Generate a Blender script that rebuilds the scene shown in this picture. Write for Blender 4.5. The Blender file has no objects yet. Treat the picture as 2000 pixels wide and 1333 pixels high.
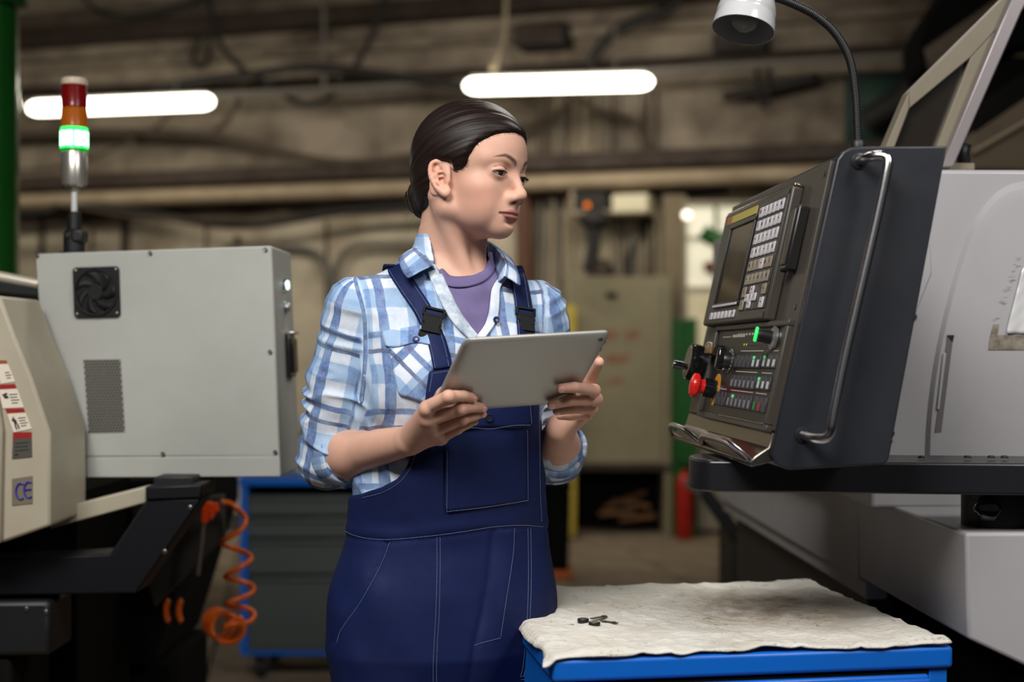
import bpy, bmesh, math, random
import numpy as np
from mathutils import Vector, Matrix
from mathutils.bvhtree import BVHTree
random.seed(7)
rng = np.random.default_rng(7)
SC = bpy.context.scene
COL = SC.collection
PI = math.pi

# ------------------------------------------------------------ camera
FPX, CX, HY, CH = 2777.8, 1000.0, 690.0, 1.27
def P(x, y, Y):
    """real-space point that stands at depth Y on the sight line of (x, y)"""
    return Vector(((x - CX) / FPX * Y, Y, CH - (y - HY) / FPX * Y))
def proj(v):
    return (CX + v[0] / v[1] * FPX, HY - (v[2] - CH) / v[1] * FPX)
cam_d = bpy.data.cameras.new('camera')
cam = bpy.data.objects.new('camera', cam_d); COL.objects.link(cam)
cam.location = (0, 0, CH); cam.rotation_euler = (PI / 2, 0, 0)
cam_d.lens = 50; cam_d.sensor_width = 36; cam_d.shift_y = (HY - 666.5) / 2000
cam_d.dof.use_dof = True; cam_d.dof.focus_distance = 2.22; cam_d.dof.aperture_fstop = 2.3
cam_d.clip_end = 200
SC.camera = cam
# ------------------------------------------------------------ world, lamps, exposure
w = bpy.data.worlds.new('world'); SC.world = w; w.use_nodes = True
w.node_tree.nodes['Background'].inputs[0].default_value = (0.9, 0.95, 1.0, 1)
w.node_tree.nodes['Background'].inputs[1].default_value = 0.06
SC.view_settings.view_transform = 'Standard'; SC.view_settings.look = 'None'
SC.view_settings.gamma = 1; SC.view_settings.use_curve_mapping = False
SC.view_settings.exposure = 0.0
def area(name, loc, target, sx, sy, power, col=(1, 1, 1), spread=180):
    d = bpy.data.lights.new(name, 'AREA'); d.shape = 'RECTANGLE'; d.size = sx; d.size_y = sy
    d.energy = power; d.color = col; d.spread = math.radians(spread)
    o = bpy.data.objects.new(name, d); COL.objects.link(o); o.location = loc
    o.rotation_euler = (Vector(target) - Vector(loc)).to_track_quat('-Z', 'Y').to_euler()
    return o
# unseen area lights for key, fill, hair rim and back wall wash
area('key_light', (-0.9, 0.0, 3.45), (-0.02, 2.3, 1.40), 1.5, 1.2, 35, (1.0, 0.975, 0.94), 90)
area('fill_light', (2.0, 0.2, 3.5), (0.5, 2.4, 1.2), 0.8, 1.2, 19, (1.0, 0.97, 0.95), 100)
area('back_light', (0.7, 4.4, 3.3), (-0.05, 2.3, 1.5), 1.0, 0.3, 6, (1.0, 0.95, 0.86), 100)
area('wall_wash', (-1.0, 7.9, 3.3), (-0.6, 10.8, 1.2), 5.5, 0.4, 52, (1.0, 0.93, 0.80), 130)

# ------------------------------------------------------------ materials
def lin(c):
    def f(u):
        u /= 255.0
        return u / 12.92 if u <= 0.04045 else ((u + 0.055) / 1.055) ** 2.4
    return (f(c[0]), f(c[1]), f(c[2]), 1.0)
class NT:
    """small node-tree writer"""
    def __init__(s, m):
        s.m = m; s.t = m.node_tree; s.n = s.t.nodes; s.l = s.t.links
        s.b = s.n['Principled BSDF']
    def new(s, typ, **kw):
        nd = s.n.new(typ)
        for k, v in kw.items():
            if k.startswith('i_'):
                nd.inputs[int(k[2:]) if k[2:].isdigit() else k[2:]].default_value = v
            else: setattr(nd, k, v)
        return nd
    def link(s, a, b): s.l.new(a, b)
    def ramp(s, fac, stops, interp='LINEAR'):
        r = s.new('ShaderNodeValToRGB'); r.color_ramp.interpolation = interp
        e = r.color_ramp.elements
        while len(e) < len(stops): e.new(0.5)
        for el, (p, c) in zip(e, stops):
            el.position = p; el.color = c if len(c) == 4 else (*c, 1)
        s.link(fac, r.inputs[0]); return r.outputs[0]
    def mix(s, fac, a, b, mode='MIX'):
        m = s.new('ShaderNodeMix', data_type='RGBA', blend_type=mode)
        for sock, v in ((m.inputs[0], fac), (m.inputs[6], a), (m.inputs[7], b)):
            if hasattr(v, 'is_linked') or hasattr(v, 'links'): s.link(v, sock)
            else: sock.default_value = v
        return m.outputs[2]
    def math(s, op, a, b=0.0):
        m = s.new('ShaderNodeMath', operation=op)
        for sock, v in ((m.inputs[0], a), (m.inputs[1], b)):
            if hasattr(v, 'links'): s.link(v, sock)
            else: sock.default_value = v
        return m.outputs[0]
    def noise(s, scale, detail=4, rough=.55, vec=None, stretch=None):
        nz = s.new('ShaderNodeTexNoise'); nz.inputs['Scale'].default_value = scale
        nz.inputs['Detail'].default_value = detail; nz.inputs['Roughness'].default_value = rough
        if vec is None:
            vec = s.new('ShaderNodeTexCoord').outputs['Object']
        if stretch:
            mp = s.new('ShaderNodeMapping'); mp.inputs['Scale'].default_value = stretch
            s.link(vec, mp.inputs[0]); vec = mp.outputs[0]
        s.link(vec, nz.inputs['Vector']); return nz.outputs['Fac']
    def bump(s, h, strength=.3, dist=.002):
        b = s.new('ShaderNodeBump'); b.inputs['Strength'].default_value = strength
        b.inputs['Distance'].default_value = dist; s.link(h, b.inputs['Height'])
        s.link(b.outputs[0], s.b.inputs['Normal'])
MATS = {}
def mat(name, col, rough=.5, metal=0.0, dirt=None, dscale=6.0, damt=.5, bump=0.0, bscale=200.0, bdist=.0005,
        spec=.5, emit=None, estr=1.0, coat=0.0, trans=0.0, stretch=None):
    if name in MATS: return MATS[name]
    m = bpy.data.materials.new(name); m.use_nodes = True; t = NT(m); b = t.b
    c = lin(col); b.inputs['Base Color'].default_value = c
    b.inputs['Roughness'].default_value = rough; b.inputs['Metallic'].default_value = metal
    b.inputs['Specular IOR Level'].default_value = spec
    b.inputs['Coat Weight'].default_value = coat; b.inputs['Transmission Weight'].default_value = trans
    if emit:
        b.inputs['Emission Color'].default_value = lin(emit); b.inputs['Emission Strength'].default_value = estr
    if dirt:
        f = t.noise(dscale, 6, .62, stretch=stretch)
        f2 = t.ramp(f, [(.38, (0, 0, 0)), (.72, (damt, damt, damt))])
        t.link(t.mix(f2, c, lin(dirt)), b.inputs['Base Color'])
        t.link(t.ramp(f, [(.3, (rough * .8,) * 3), (.75, (min(1, rough * 1.25),) * 3)]), b.inputs['Roughness'])
    if bump: t.bump(t.noise(bscale, 3), bump, bdist)
    m.diffuse_color = c
    MATS[name] = m
    return m

# ------------------------------------------------------------ object helpers
OFF = {}
def tag(o, label=None, cat=None, group=None, kind=None):
    if label: o['label'] = label
    if cat: o['category'] = cat
    if group: o['group'] = group
    if kind: o['kind'] = kind
    return o
def thing(name, label, cat, loc, group=None):
    o = bpy.data.objects.new(name, None); COL.objects.link(o); o.location = loc
    o.empty_display_size = .1
    OFF[o.name] = Vector(loc)
    return tag(o, label, cat, group)
def link_mesh(name, v, f, m, parent=None, smooth=True, angle=38, bevel=0, seg=2, solid=0, offset=0, subd=0):
    v = np.asarray(v, dtype=np.float64).reshape(-1, 3)
    if parent is not None: off = np.array(OFF[parent.name])
    else:
        off = np.array([(v[:, 0].min() + v[:, 0].max()) / 2, (v[:, 1].min() + v[:, 1].max()) / 2, v[:, 2].min()])
    me = bpy.data.meshes.new(name)
    me.from_pydata((v - off).tolist(), [], [list(map(int, q)) for q in f] if not isinstance(f, np.ndarray) else f.tolist())
    me.validate(); me.update()
    o = bpy.data.objects.new(name, me); COL.objects.link(o)
    OFF[o.name] = Vector(off)
    if parent is not None: o.parent = parent
    else: o.location = off
    for mm in (m if isinstance(m, (list, tuple)) else [m]): me.materials.append(mm)
    if smooth:
        me.polygons.foreach_set('use_smooth', [True] * len(me.polygons))
        if angle < 180: me.set_sharp_from_angle(angle=math.radians(angle))
    if subd:
        md = o.modifiers.new('s', 'SUBSURF'); md.levels = md.render_levels = subd
    if solid:
        md = o.modifiers.new('t', 'SOLIDIFY'); md.thickness = solid; md.offset = offset
    if bevel:
        md = o.modifiers.new('b', 'BEVEL'); md.width = bevel; md.segments = seg; md.limit_method = 'ANGLE'
        md.angle_limit = math.radians(40); md.harden_normals = False
    return o
def copy_part(o, delta, parent=None):
    c = o.copy(); COL.objects.link(c); c.location = o.location + Vector(delta)
    OFF[c.name] = OFF[o.name] + (Vector(delta) if o.parent is None else Vector((0, 0, 0)))
    if parent is not None: c.parent = parent
    return c
def frame(d, up=(0, 0, 1)):
    z = Vector(d).normalized(); u = Vector(up)
    if abs(z.dot(u.normalized())) > .98: u = Vector((0, 1, 0)) if abs(z.y) < .9 else Vector((1, 0, 0))
    x = u.cross(z).normalized(); y = z.cross(x)
    return x, y, z
class MB:
    def __init__(s): s.v = []; s.f = []
    def add(s, vs, fs):
        n = len(s.v); s.v += [tuple(a) for a in vs]; s.f += [tuple(i + n for i in q) for q in fs]; return s
    def box(s, c, size, ax=None):
        c = Vector(c); ex, ey, ez = ax if ax else (Vector((1, 0, 0)), Vector((0, 1, 0)), Vector((0, 0, 1)))
        h = [k / 2 for k in size]; vs = []
        for sz in (-1, 1):
            for sx, sy in ((-1, -1), (1, -1), (1, 1), (-1, 1)):
                vs.append(c + ex * h[0] * sx + ey * h[1] * sy + ez * h[2] * sz)
        return s.add(vs, [(3, 2, 1, 0), (4, 5, 6, 7), (0, 1, 5, 4), (1, 2, 6, 5), (2, 3, 7, 6), (3, 0, 4, 7)])
    def bx(s, x0, x1, y0, y1, z0, z1):
        return s.box(((x0 + x1) / 2, (y0 + y1) / 2, (z0 + z1) / 2), (x1 - x0, y1 - y0, z1 - z0))
    def prism(s, pts, d):
        """extrude a 3-D polygon along vector d"""
        d = Vector(d); pts = [Vector(p) for p in pts]; n = len(pts)
        nrm = Vector((0, 0, 0))
        for i in range(n): nrm += pts[i].cross(pts[(i + 1) % n])
        if nrm.dot(d) < 0: pts = pts[::-1]
        vs = pts + [p + d for p in pts]
        fs = [tuple(range(n))[::-1], tuple(range(n, 2 * n))]
        fs += [(i, (i + 1) % n, n + (i + 1) % n, n + i) for i in range(n)]
        return s.add(vs, fs)
    def lathe(s, prof, org, axis, n=24, up=(0, 0, 1), cap=True):
        """prof: (radius, height along axis)"""
        x, y, z = frame(axis, up); org = Vector(org); vs = []; fs = []
        for r, h in prof:
            for i in range(n):
                a = 2 * PI * i / n
                vs.append(org + z * h + x * (r * math.cos(a)) + y * (r * math.sin(a)))
        m = len(prof)
        for j in range(m - 1):
            for i in range(n):
                k = (i + 1) % n
                fs.append((j * n + i, j * n + k, (j + 1) * n + k, (j + 1) * n + i))
        if cap:
            fs.append(tuple(range(n))[::-1]); fs.append(tuple(range((m - 1) * n, m * n)))
        return s.add(vs, fs)
    def cyl(s, a, b, r, r2=None, n=20):
        a = Vector(a); b = Vector(b); L = (b - a).length
        return s.lathe([(r, 0), (r if r2 is None else r2, L)], a, b - a, n)
    def tube(s, pts, r, n=10, closed=False, cap=True):
        pts = [Vector(p) for p in pts]; m = len(pts)
        rr = r if isinstance(r, (list, tuple, np.ndarray)) else [r] * m
        vs = []; fs = []; prev = None
        for i in range(m):
            if closed: t = pts[(i + 1) % m] - pts[i - 1]
            else: t = pts[min(i + 1, m - 1)] - pts[max(i - 1, 0)]
            t.normalize()
            if prev is None: x, y, _ = frame(t)
            else:
                x = prev - t * prev.dot(t)
                if x.length < 1e-6: x = frame(t)[0]
                x.normalize(); y = t.cross(x)
            prev = x
            for k in range(n):
                a = 2 * PI * k / n
                vs.append(pts[i] + (x * math.cos(a) + y * math.sin(a)) * rr[i])
        for i in range(m if closed else m - 1):
            j = (i + 1) % m
            for k in range(n):
                l = (k + 1) % n
                fs.append((i * n + k, i * n + l, j * n + l, j * n + k))
        if cap and not closed:
            fs.append(tuple(range(n))[::-1]); fs.append(tuple(range((m - 1) * n, m * n)))
        return s.add(vs, fs)
    def ball(s, c, rad, ax=None, n=16, m=10):
        c = Vector(c); rad = (rad,) * 3 if not hasattr(rad, '__len__') else rad
        ex, ey, ez = ax if ax else (Vector((1, 0, 0)), Vector((0, 1, 0)), Vector((0, 0, 1)))
        vs = [c + ez * rad[2]]; fs = []
        for j in range(1, m):
            t = PI * j / m
            for i in range(n):
                a = 2 * PI * i / n
                vs.append(c + ex * rad[0] * math.sin(t) * math.cos(a) + ey * rad[1] * math.sin(t) * math.sin(a) + ez * rad[2] * math.cos(t))
        vs.append(c - ez * rad[2]); L = len(vs) - 1
        for i in range(n):
            k = (i + 1) % n
            fs.append((0, 1 + i, 1 + k))
            for j in range(m - 2):
                a = 1 + j * n
                fs.append((a + i, a + n + i, a + n + k, a + k))
            fs.append((L, 1 + (m - 2) * n + k, 1 + (m - 2) * n + i))
        return s.add(vs, fs)
    def build(s, name, m, parent=None, **kw):
        return link_mesh(name, s.v, s.f, m, parent, **kw)
def catmull(pts, n=8, closed=False):
    p = [np.array(q, float) for q in pts]; out = []; m = len(p)
    rngs = range(m if closed else m - 1)
    for i in rngs:
        if closed: a, b, c, d = p[i - 1], p[i], p[(i + 1) % m], p[(i + 2) % m]
        else:
            b, c = p[i], p[i + 1]
            a = p[i - 1] if i else 2 * b - c
            d = p[i + 2] if i + 2 < m else 2 * c - b
        for k in range(n):
            t = k / n
            out.append(.5 * ((2 * b) + (c - a) * t + (2 * a - 5 * b + 4 * c - d) * t * t + (3 * b - a - 3 * c + d) * t ** 3))
    if not closed: out.append(p[-1])
    return out
def ptube(pxs, r, n=8, sub=6):
    """smooth cable through (px, py, depth) points"""
    return MB().tube([Vector(q) for q in catmull([P(*q) for q in pxs], sub)], r, n)
def ray(x, y): return Vector((0, 0, CH)), (P(x, y, 1.0) - Vector((0, 0, CH))).normalized()
def plane_hit(x, y, o, n):
    c, d = ray(x, y)
    return c + d * ((Vector(o) - c).dot(n) / d.dot(n))
# ============================================================ ROOM SHELL
WA = Vector((0, 10.7, 0)); WD = Vector((1, -.30, 0)).normalized(); WN = Vector((-.30, -1, 0)).normalized(); UP = Vector((0, 0, 1))
def Wp(x, y, out=0.0): return plane_hit(x, y, WA + WN * out, WN)
M_wall_up = mat('old_plaster', (154, 140, 123), .9, dirt=(66, 55, 45), dscale=1.7, damt=1.0, bump=.3, bscale=14, bdist=.01)
M_wall_lo = mat('cream_wall_paint', (198, 186, 163), .8, dirt=(128, 112, 90), dscale=2.0, damt=.9, bump=.15, bscale=20, bdist=.006)
M_ceil = mat('dark_ceiling', (62, 52, 42), .95)
M_conc = mat('concrete_slab', (150, 132, 110), .8, dirt=(92, 80, 66), dscale=2.2, damt=.8, bump=.25, bscale=50, bdist=.003)
M_joint = mat('joint_dirt', (48, 40, 33), .95)
M_rust = mat('rusty_steel', (54, 40, 31), .75, dirt=(38, 27, 20), dscale=5, damt=.7)
M_pipe = mat('painted_pipe', (166, 148, 122), .5, dirt=(116, 98, 76), dscale=3, damt=.6)
M_grey = mat('grey_conduit', (104, 98, 90), .55)
M_cable = mat('dark_cable', (30, 27, 25), .7)
M_cable2 = mat('brown_cable', (74, 62, 50), .8)
M_pale = mat('pale_cable', (156, 142, 118), .8)
def slab(name, m, x0, x1, y0, y1, z0, z1, kind='structure', **kw):
    return tag(MB().bx(x0, x1, y0, y1, z0, z1).build(name, m, smooth=False, **kw), kind=kind)
def wall_box(o0, o1, a0, a1, z0, z1):
    """box along the back wall: o = distance off the wall, a = along it"""
    c = WA + WD * ((a0 + a1) / 2) + WN * ((o0 + o1) / 2); c.z = (z0 + z1) / 2
    return MB().box(c, (a1 - a0, o1 - o0, z1 - z0), (WD, WN, UP))
floor = slab('floor', M_joint, -7, 6, -3, 13.2, -.14, -.025)
tag(wall_box(-.3, 0, -7.2, 6.4, -.14, 4.7).build('wall_back', M_wall_up, smooth=False), kind='structure')
slab('wall_left', M_wall_up, -7.2, -6.9, -3, 13.2, -.14, 4.7)
slab('wall_right', M_wall_up, 5.8, 6.1, -3, 9.4, -.14, 4.7)
slab('ceiling', M_ceil, -7, 6, -3, 13.2, 4.7, 4.9)
# paving slabs of the floor, where they can be told apart
ca, sa = math.cos(math.radians(9)), math.sin(math.radians(9)); ts_ = .62; first = None
for i in range(-5, 12):
    for j in range(2, 17):
        cx, cy = i * ts_ * ca - j * ts_ * sa, i * ts_ * sa + j * ts_ * ca
        if not (-2.6 < cx < 4.8 and .4 < cy < 10.6 - .31 * cx): continue
        if first is None:
            first = link_mesh('paving_slab', *(lambda b: (b.v, b.f))(MB().box((cx, cy, -.0125), (ts_ - .014, ts_ - .014, .026), (Vector((ca, sa, 0)), Vector((-sa, ca, 0)), UP))), M_conc, floor, smooth=False)
            fc0 = (cx, cy)
        else:
            copy_part(first, (cx - fc0[0], cy - fc0[1], random.uniform(-.004, .003)), floor)
# lower wall lining, rail beams and pipes along the wall
def zy(y, x=1000, out=0.0): return Wp(x, y, out).z
lin0 = tag(wall_box(0, .03, -5.2, 3.6, 0, 2.33).build('trim_1', M_wall_lo, smooth=False), kind='structure')
for a in (-3.6, -2.55, -1.5, -.45, .6):
    wall_box(.03, .038, a - .012, a + .012, 0, 2.3).build('panel_joint', M_rust, lin0)
tag(wall_box(0, .34, -7, 5.8, 2.59, 2.71).build('trim_2', M_rust, bevel=.01), kind='structure')
tag(wall_box(0, .22, -7, 5.8, 3.80, 3.94).build('trim_3', M_rust, bevel=.01), kind='structure')
tag(wall_box(0, .10, -7, 5.8, 3.60, 3.67).build('trim_4', M_wall_up, bevel=.01), kind='structure')
def wall_run(px, r, out, n=12):
    """pipe or cable through picture points, laid in a plane off the wall"""
    pts = [Wp(x, y, o if o is not None else out) for x, y, o in [(q + (None,))[:3] for q in px]]
    return MB().tube([Vector(q) for q in catmull(pts, 6)], r, n)
def wtag(b, name, m, label, cat, group=None): return tag(b.build(name, m, angle=180), label, cat, group)
hp_ = wall_box(.24, .36, -6.8, 5.6, 0, .1)
heat = thing('heating_pipe', 'thick beige heating pipe running along the back wall under the dark beam', 'pipe', tuple(WA + WN * .25 + Vector((0, 0, 2.2))))
a0, a1 = WA + WD * -6.7 + WN * .27, WA + WD * 5.6 + WN * .27
a0.z, a1.z = 2.50, 2.512
MB().cyl(a0, a1, .062, n=24).build('pipe', M_pipe, heat)
for t in (.12, .3, .48, .63, .8):
    q = a0.lerp(a1, t); MB().box(q - WN * .14, (.05, .28, .04), (WD, WN, UP)).build('bracket', M_rust, heat)
wtag(wall_run([(-200, 206), (400, 187), (1000, 155), (1700, 113), (2200, 88)], .030, .5), 'conduit', M_grey, 'grey steel conduit crossing the upper wall above the lamps', 'conduit')
wtag(wall_run([(-200, 190), (400, 172), (1000, 142), (1700, 100), (2200, 76)], .045, .12), 'conduit', M_rust, 'dark rusty conduit close to the upper wall behind the grey one', 'conduit')
CB = [
 ('sagging dark cable hanging in a deep loop left of the hair', [(402, -30), (420, 60), (440, 100), (475, 135), (530, 168), (590, 203), (640, 192), (668, 158), (700, 120), (730, 60), (764, -40)], .024, .42, M_cable),
 ('long brown hose drooping across the wall behind the signal tower', [(-60, 270), (35, 262), (180, 258), (300, 259), (420, 266), (500, 282), (600, 309), (700, 318), (800, 306), (900, 290)], .030, .30, M_cable2),
 ('brown cable climbing from the beam up to the left lamp', [(-40, 342), (120, 326), (220, 292), (300, 252), (338, 214), (350, 190)], .018, .22, M_cable2),
 ('short brown cable dropping from the conduit to the drooping hose', [(478, 160), (462, 205), (438, 240), (412, 266)], .022, .30, M_cable2),
 ('black cable bundle lying over the conduit above the hair', [(300, 172), (390, 156), (480, 146), (600, 131), (700, 139), (800, 152), (900, 168), (960, 176)], .032, .60, M_cable),
 ('thin dark cable sagging at the top left corner of the wall', [(140, -30), (190, 22), (240, 32), (290, 28), (370, 4), (420, -30)], .020, .30, M_cable),
 ('dark cable coil hooked under the upper beam', [(400, 60), (382, 95), (376, 118), (392, 132), (405, 118), (408, 80), (404, 40)], .020, .2, M_cable),
 ('black cable bundle sagging just under the heating pipe', [(-40, 424), (60, 418), (180, 404), (280, 416), (400, 436), (480, 440), (560, 432), (680, 412), (780, 404), (900, 398)], .030, .36, M_cable),
 ('pale thin cable sagging from the heating pipe above the grey box', [(100, 400), (170, 408), (260, 424), (360, 430), (480, 428), (560, 416)], .014, .42, M_cable2),
 ('bent grey pipe dropping down the wall right of the grey box', [(440, 487), (540, 484), (600, 488), (628, 506), (645, 548), (652, 640), (652, 760)], .030, .10, M_grey),
 ('bent grey pipe running from the shoulder down the cream wall', [(900, 478), (780, 476), (712, 478), (680, 488), (662, 512), (656, 560), (656, 760)], .026, .16, M_grey),
 ('dark hose arching over the right lamp near the ceiling', [(1150, 160), (1160, 112), (1190, 74), (1236, 44), (1300, 20), (1360, -30)], .040, .35, M_cable),
 ('thick black hose swinging down behind the electrical cabinet', [(1420, 372), (1340, 380), (1290, 392), (1262, 430), (1240, 480), (1231, 520), (1230, 548)], .036, .06, M_cable),
 ('dark pipe slanting across the wall above the control panel', [(1412, 190), (1460, 180), (1520, 168), (1600, 150)], .034, .20, M_cable),
 ('looped dark cable hanging above the control panel', [(1480, 120), (1480, 180), (1490, 208), (1500, 190), (1502, 120)], .016, .24, M_cable),
 ('grey cable leaning across the wall behind the face', [(1120, 186), (1090, 220), (1040, 244), (985, 258)], .024, .2, M_cable2),
 ('grey cable leaning down the wall right of the face', [(1130, 186), (1160, 215), (1200, 225), (1240, 240), (1262, 300)], .024, .2, M_cable2),
]
for lab, px, r, out, m in CB: wtag(wall_run(px, r, out, 8), 'hose' if 'hose' in lab else 'pipe' if 'pipe' in lab else 'cable', m, lab, 'hose' if 'hose' in lab else 'pipe' if 'pipe' in lab else 'cable')
rod = wall_run([(633, -40), (633, 60), (633, 172)], .018, .52); wtag(rod, 'hanger_rod', M_grey, 'thin grey hanger rod holding the conduit left of the hair', 'rod')
ORD = ['first', 'second', 'third', 'fourth', 'fifth', 'sixth', 'seventh', 'eighth', 'ninth', 'tenth', 'eleventh', 'twelfth', 'thirteenth', 'fourteenth', 'fifteenth', 'sixteenth', 'seventeenth', 'eighteenth']
for ri, x in enumerate((1052, 1063, 1072, 1086, 1094, 1108, 1122, 1138, 1146, 1165, 1182, 1198, 1214, 1236, 1254, 1268, 1283)):
    d_ = random.uniform(-5, 5)
    wtag(wall_run([(x, 178), (x + d_, 240), (x - d_, 310)], random.uniform(.007, .013), random.uniform(.06, .16), 6), 'riser_cable', random.choice([M_cable2, M_grey, M_pale]), 'riser cable above the dark beam, %s from the left of its row' % ORD[ri], 'cable', 'riser cables above the beam')
for ri, x in enumerate((1046, 1058, 1070, 1080, 1093, 1104, 1118, 1132, 1150, 1172, 1196, 1206, 1220, 1236, 1249, 1262, 1275, 1288)):
    d_ = random.uniform(-16, 10)
    wtag(wall_run([(x + d_, 385), (x + d_ * .4, 450), (x, 560), (x, 700)], random.uniform(.008, .016), random.uniform(.06, .16), 6), 'riser_cable', random.choice([M_pale, M_pale, M_cable2, M_grey]), 'riser cable above the electrical cabinet, %s from the left of its row' % ORD[ri], 'cable', 'riser cables under the heating pipe')
wtag(wall_run([(1022, 345), (1024, 450), (1024, 620), (1024, 900)], .058, .16), 'standpipe', mat('red_brown_pipe', (92, 56, 36), .6), 'red-brown standpipe on the wall right behind the face', 'pipe')
for x, y0, y1, w_ in ((245, 428, 560, .045), (463, 462, 600, .03), (82, 405, 520, .02)):
    p0, p1 = Wp(x, y0, .06), Wp(x, y1, .06)
    wtag(MB().box((p0 + p1) / 2, (w_, .05, abs(p0.z - p1.z)), (WD, WN, UP)), 'cable_duct', M_rust, {245: 'brown vertical cable duct above the middle of the grey box', 463: 'short brown cable duct above the right corner of the grey box', 82: 'narrow brown duct on the wall left of the signal tower'}[x], 'duct')
# hanging pull cable with a bulb-shaped end
pc = MB().tube([Vector(q) for q in catmull([Wp(990, -60, .9), Wp(988, 20, .9), Wp(983, 80, .9), Wp(970, 118, .9)], 6)], .016, 8)
pc.lathe([(.012, 0), (.03, .03), (.034, .06), (.02, .09), (.002, .1)], Wp(970, 116, .9), Wp(962, 136, .9) - Wp(970, 116, .9), 12)
wtag(pc, 'pull_cable', M_pale, 'pale hanging cable ending in a bulb above the right lamp', 'cable')
# dark boxes on the upper wall
for (x0, y0, x1, y1), lab in (((1012, 44, 1108, 96), 'dark junction box under the ceiling above the right lamp'), ((1395, 62, 1500, 108), 'black box on the upper wall behind the white lamp shade')):
    p0, p1 = Wp(x0, y1, .2), Wp(x1, y0, .2); c = (p0 + p1) / 2; wd = (Vector((p1.x, p1.y, 0)) - Vector((p0.x, p0.y, 0))).length
    t = thing('junction_box', lab, 'box', tuple(c))
    MB().box(c - WN * .05, (wd, .28, p1.z - p0.z), (WD, WN, UP)).build('case', M_cable, t, bevel=.01)
    MB().box(c + WN * .10, (wd * .86, .02, (p1.z - p0.z) * .8), (WD, WN, UP)).build('lid', M_rust, t, bevel=.004)
# teal board at the right end of the wall
p0, p1 = Wp(1650, 285, .08), Wp(1775, 140, .08); c = (p0 + p1) / 2
wtag(MB().box(c, ((p1 - p0).xy.length, .06, p1.z - p0.z), (WD, WN, UP)), 'teal_board', mat('teal_paint', (44, 66, 58), .7, dirt=(30, 40, 36), dscale=4), 'dark teal board on the wall behind the gooseneck lamp', 'board')
wtag(wall_run([(1690, 240), (1720, 220), (1760, 196), (1800, 150)], .09, .3), 'hose', M_cable, 'fat black hose in front of the teal board', 'hose')

# ------------------------------------------------------------ fluorescent lamps
M_tube = mat('lamp_diffuser', (255, 252, 240), .4, emit=(255, 248, 226), estr=9.0)
M_lampbody = mat('lamp_body', (206, 204, 196), .5)
def lamp(x0, y0, x1, y1, Y0, Y1, lab, r=.056):
    a, b = P(x0, y0, Y0), P(x1, y1, Y1); d = (b - a).normalized()
    t = thing('fluorescent_lamp', lab, 'lamp', tuple((a + b) / 2), 'fluorescent lamps on the back wall')
    L = (b - a).length; sx = d.cross(UP).normalized(); sz = sx.cross(d)
    prof = [(.001, 0), (r * .6, .02), (r * .92, .06), (r, .11), (r, L - .11), (r * .92, L - .06), (r * .6, L - .02), (.001, L)]
    bm_ = MB().lathe(prof, a, d, 20, cap=False)
    bm_.v = [tuple(v) for v in bm_.v]
    bm_.build('diffuser', M_tube, t, angle=180)
    bb = MB(); bb.box((a + b) / 2 + sz * (r * .95), (L * .92, r * 1.1, r * .5), (d, sx, sz)); bb.build('housing', M_lampbody, t, bevel=.008)
    for q in (.2, .8):
        MB().cyl(a.lerp(b, q) + sz * r, a.lerp(b, q) + sz * (r + .35), .007, n=8).build('hanger', M_grey, t)
lamp(54, 212, 418, 198, 10.6, 10.25, 'lit fluorescent lamp on the left, partly behind the signal tower')
lamp(906, 168, 1276, 159, 9.7, 9.4, 'lit fluorescent lamp right above the dark-haired head')
lamp(-340, 225, 37, 202, 10.9, 10.6, 'lit fluorescent lamp just showing its end beside the green column')

# ------------------------------------------------------------ far window with green frame
def far_box(px0, py0, px1, py1, Y, d, m, name=None, par=None, **kw):
    a, b = P(px0, py1, Y), P(px1, py0, Y)
    o = MB().bx(a.x, b.x, Y, Y + d, a.z, b.z)
    return o.build(name, m, par, **kw) if name else o
M_green = mat('green_paint', (26, 92, 30), .4, dirt=(14, 52, 18), dscale=3, damt=.6)
M_gframe = mat('window_frame_paint', (150, 140, 118), .6)
wy = 9.85
win = tag(far_box(1334, 392, 1470, 402, wy, .10, M_gframe, 'window_1', smooth=False), kind='structure')
for bx_c in ((1334, 402, 1342, 700), (1396, 402, 1402, 700), (1460, 402, 1470, 700), (1342, 462, 1460, 467), (1342, 560, 1460, 566), (1334, 694, 1470, 704)):
    far_box(*bx_c, wy, .09, M_gframe if bx_c[0] != 1396 else M_green, 'window_frame', win, smooth=False)
M_pane = mat('daylit_pane', (225, 222, 205), .3, emit=(232, 222, 192), estr=.62)
M_pane2 = mat('hazy_pane', (190, 180, 150), .3, emit=(190, 176, 140), estr=.50)
for i, (x0, y0, x1, y1) in enumerate(((1342, 402, 1396, 462), (1402, 402, 1460, 462), (1342, 467, 1396, 560), (1402, 467, 1460, 560), (1342, 566, 1396, 694), (1402, 566, 1460, 694))):
    far_box(x0, y0, x1, y1, wy + .04, .012, M_pane if i < 4 else M_pane2, 'pane', win, smooth=False)
pl_ = MB().ball(P(1341, 420, 9.6), .030, n=16, m=10)
tag(pl_.build('signal_bulb', mat('bulb_glow', (255, 250, 235), .3, emit=(255, 248, 225), estr=2.5), angle=180), 'small round glowing bulb at the left of the far window', 'bulb')
tag(ptube([(1372, 452, 9.55), (1392, 466, 9.55), (1420, 468, 9.5), (1440, 450, 9.5)], .055, 10).build('green_arm', M_green, angle=180), 'bright green machine arm before the far window', 'machine arm')
tag(ptube([(1376, 524, 9.55), (1392, 522, 9.55), (1400, 536, 9.55)], .04, 10).build('red_valve', mat('brick_red', (112, 60, 44), .6), angle=180), 'brownish red valve in front of the far window', 'valve')

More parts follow.
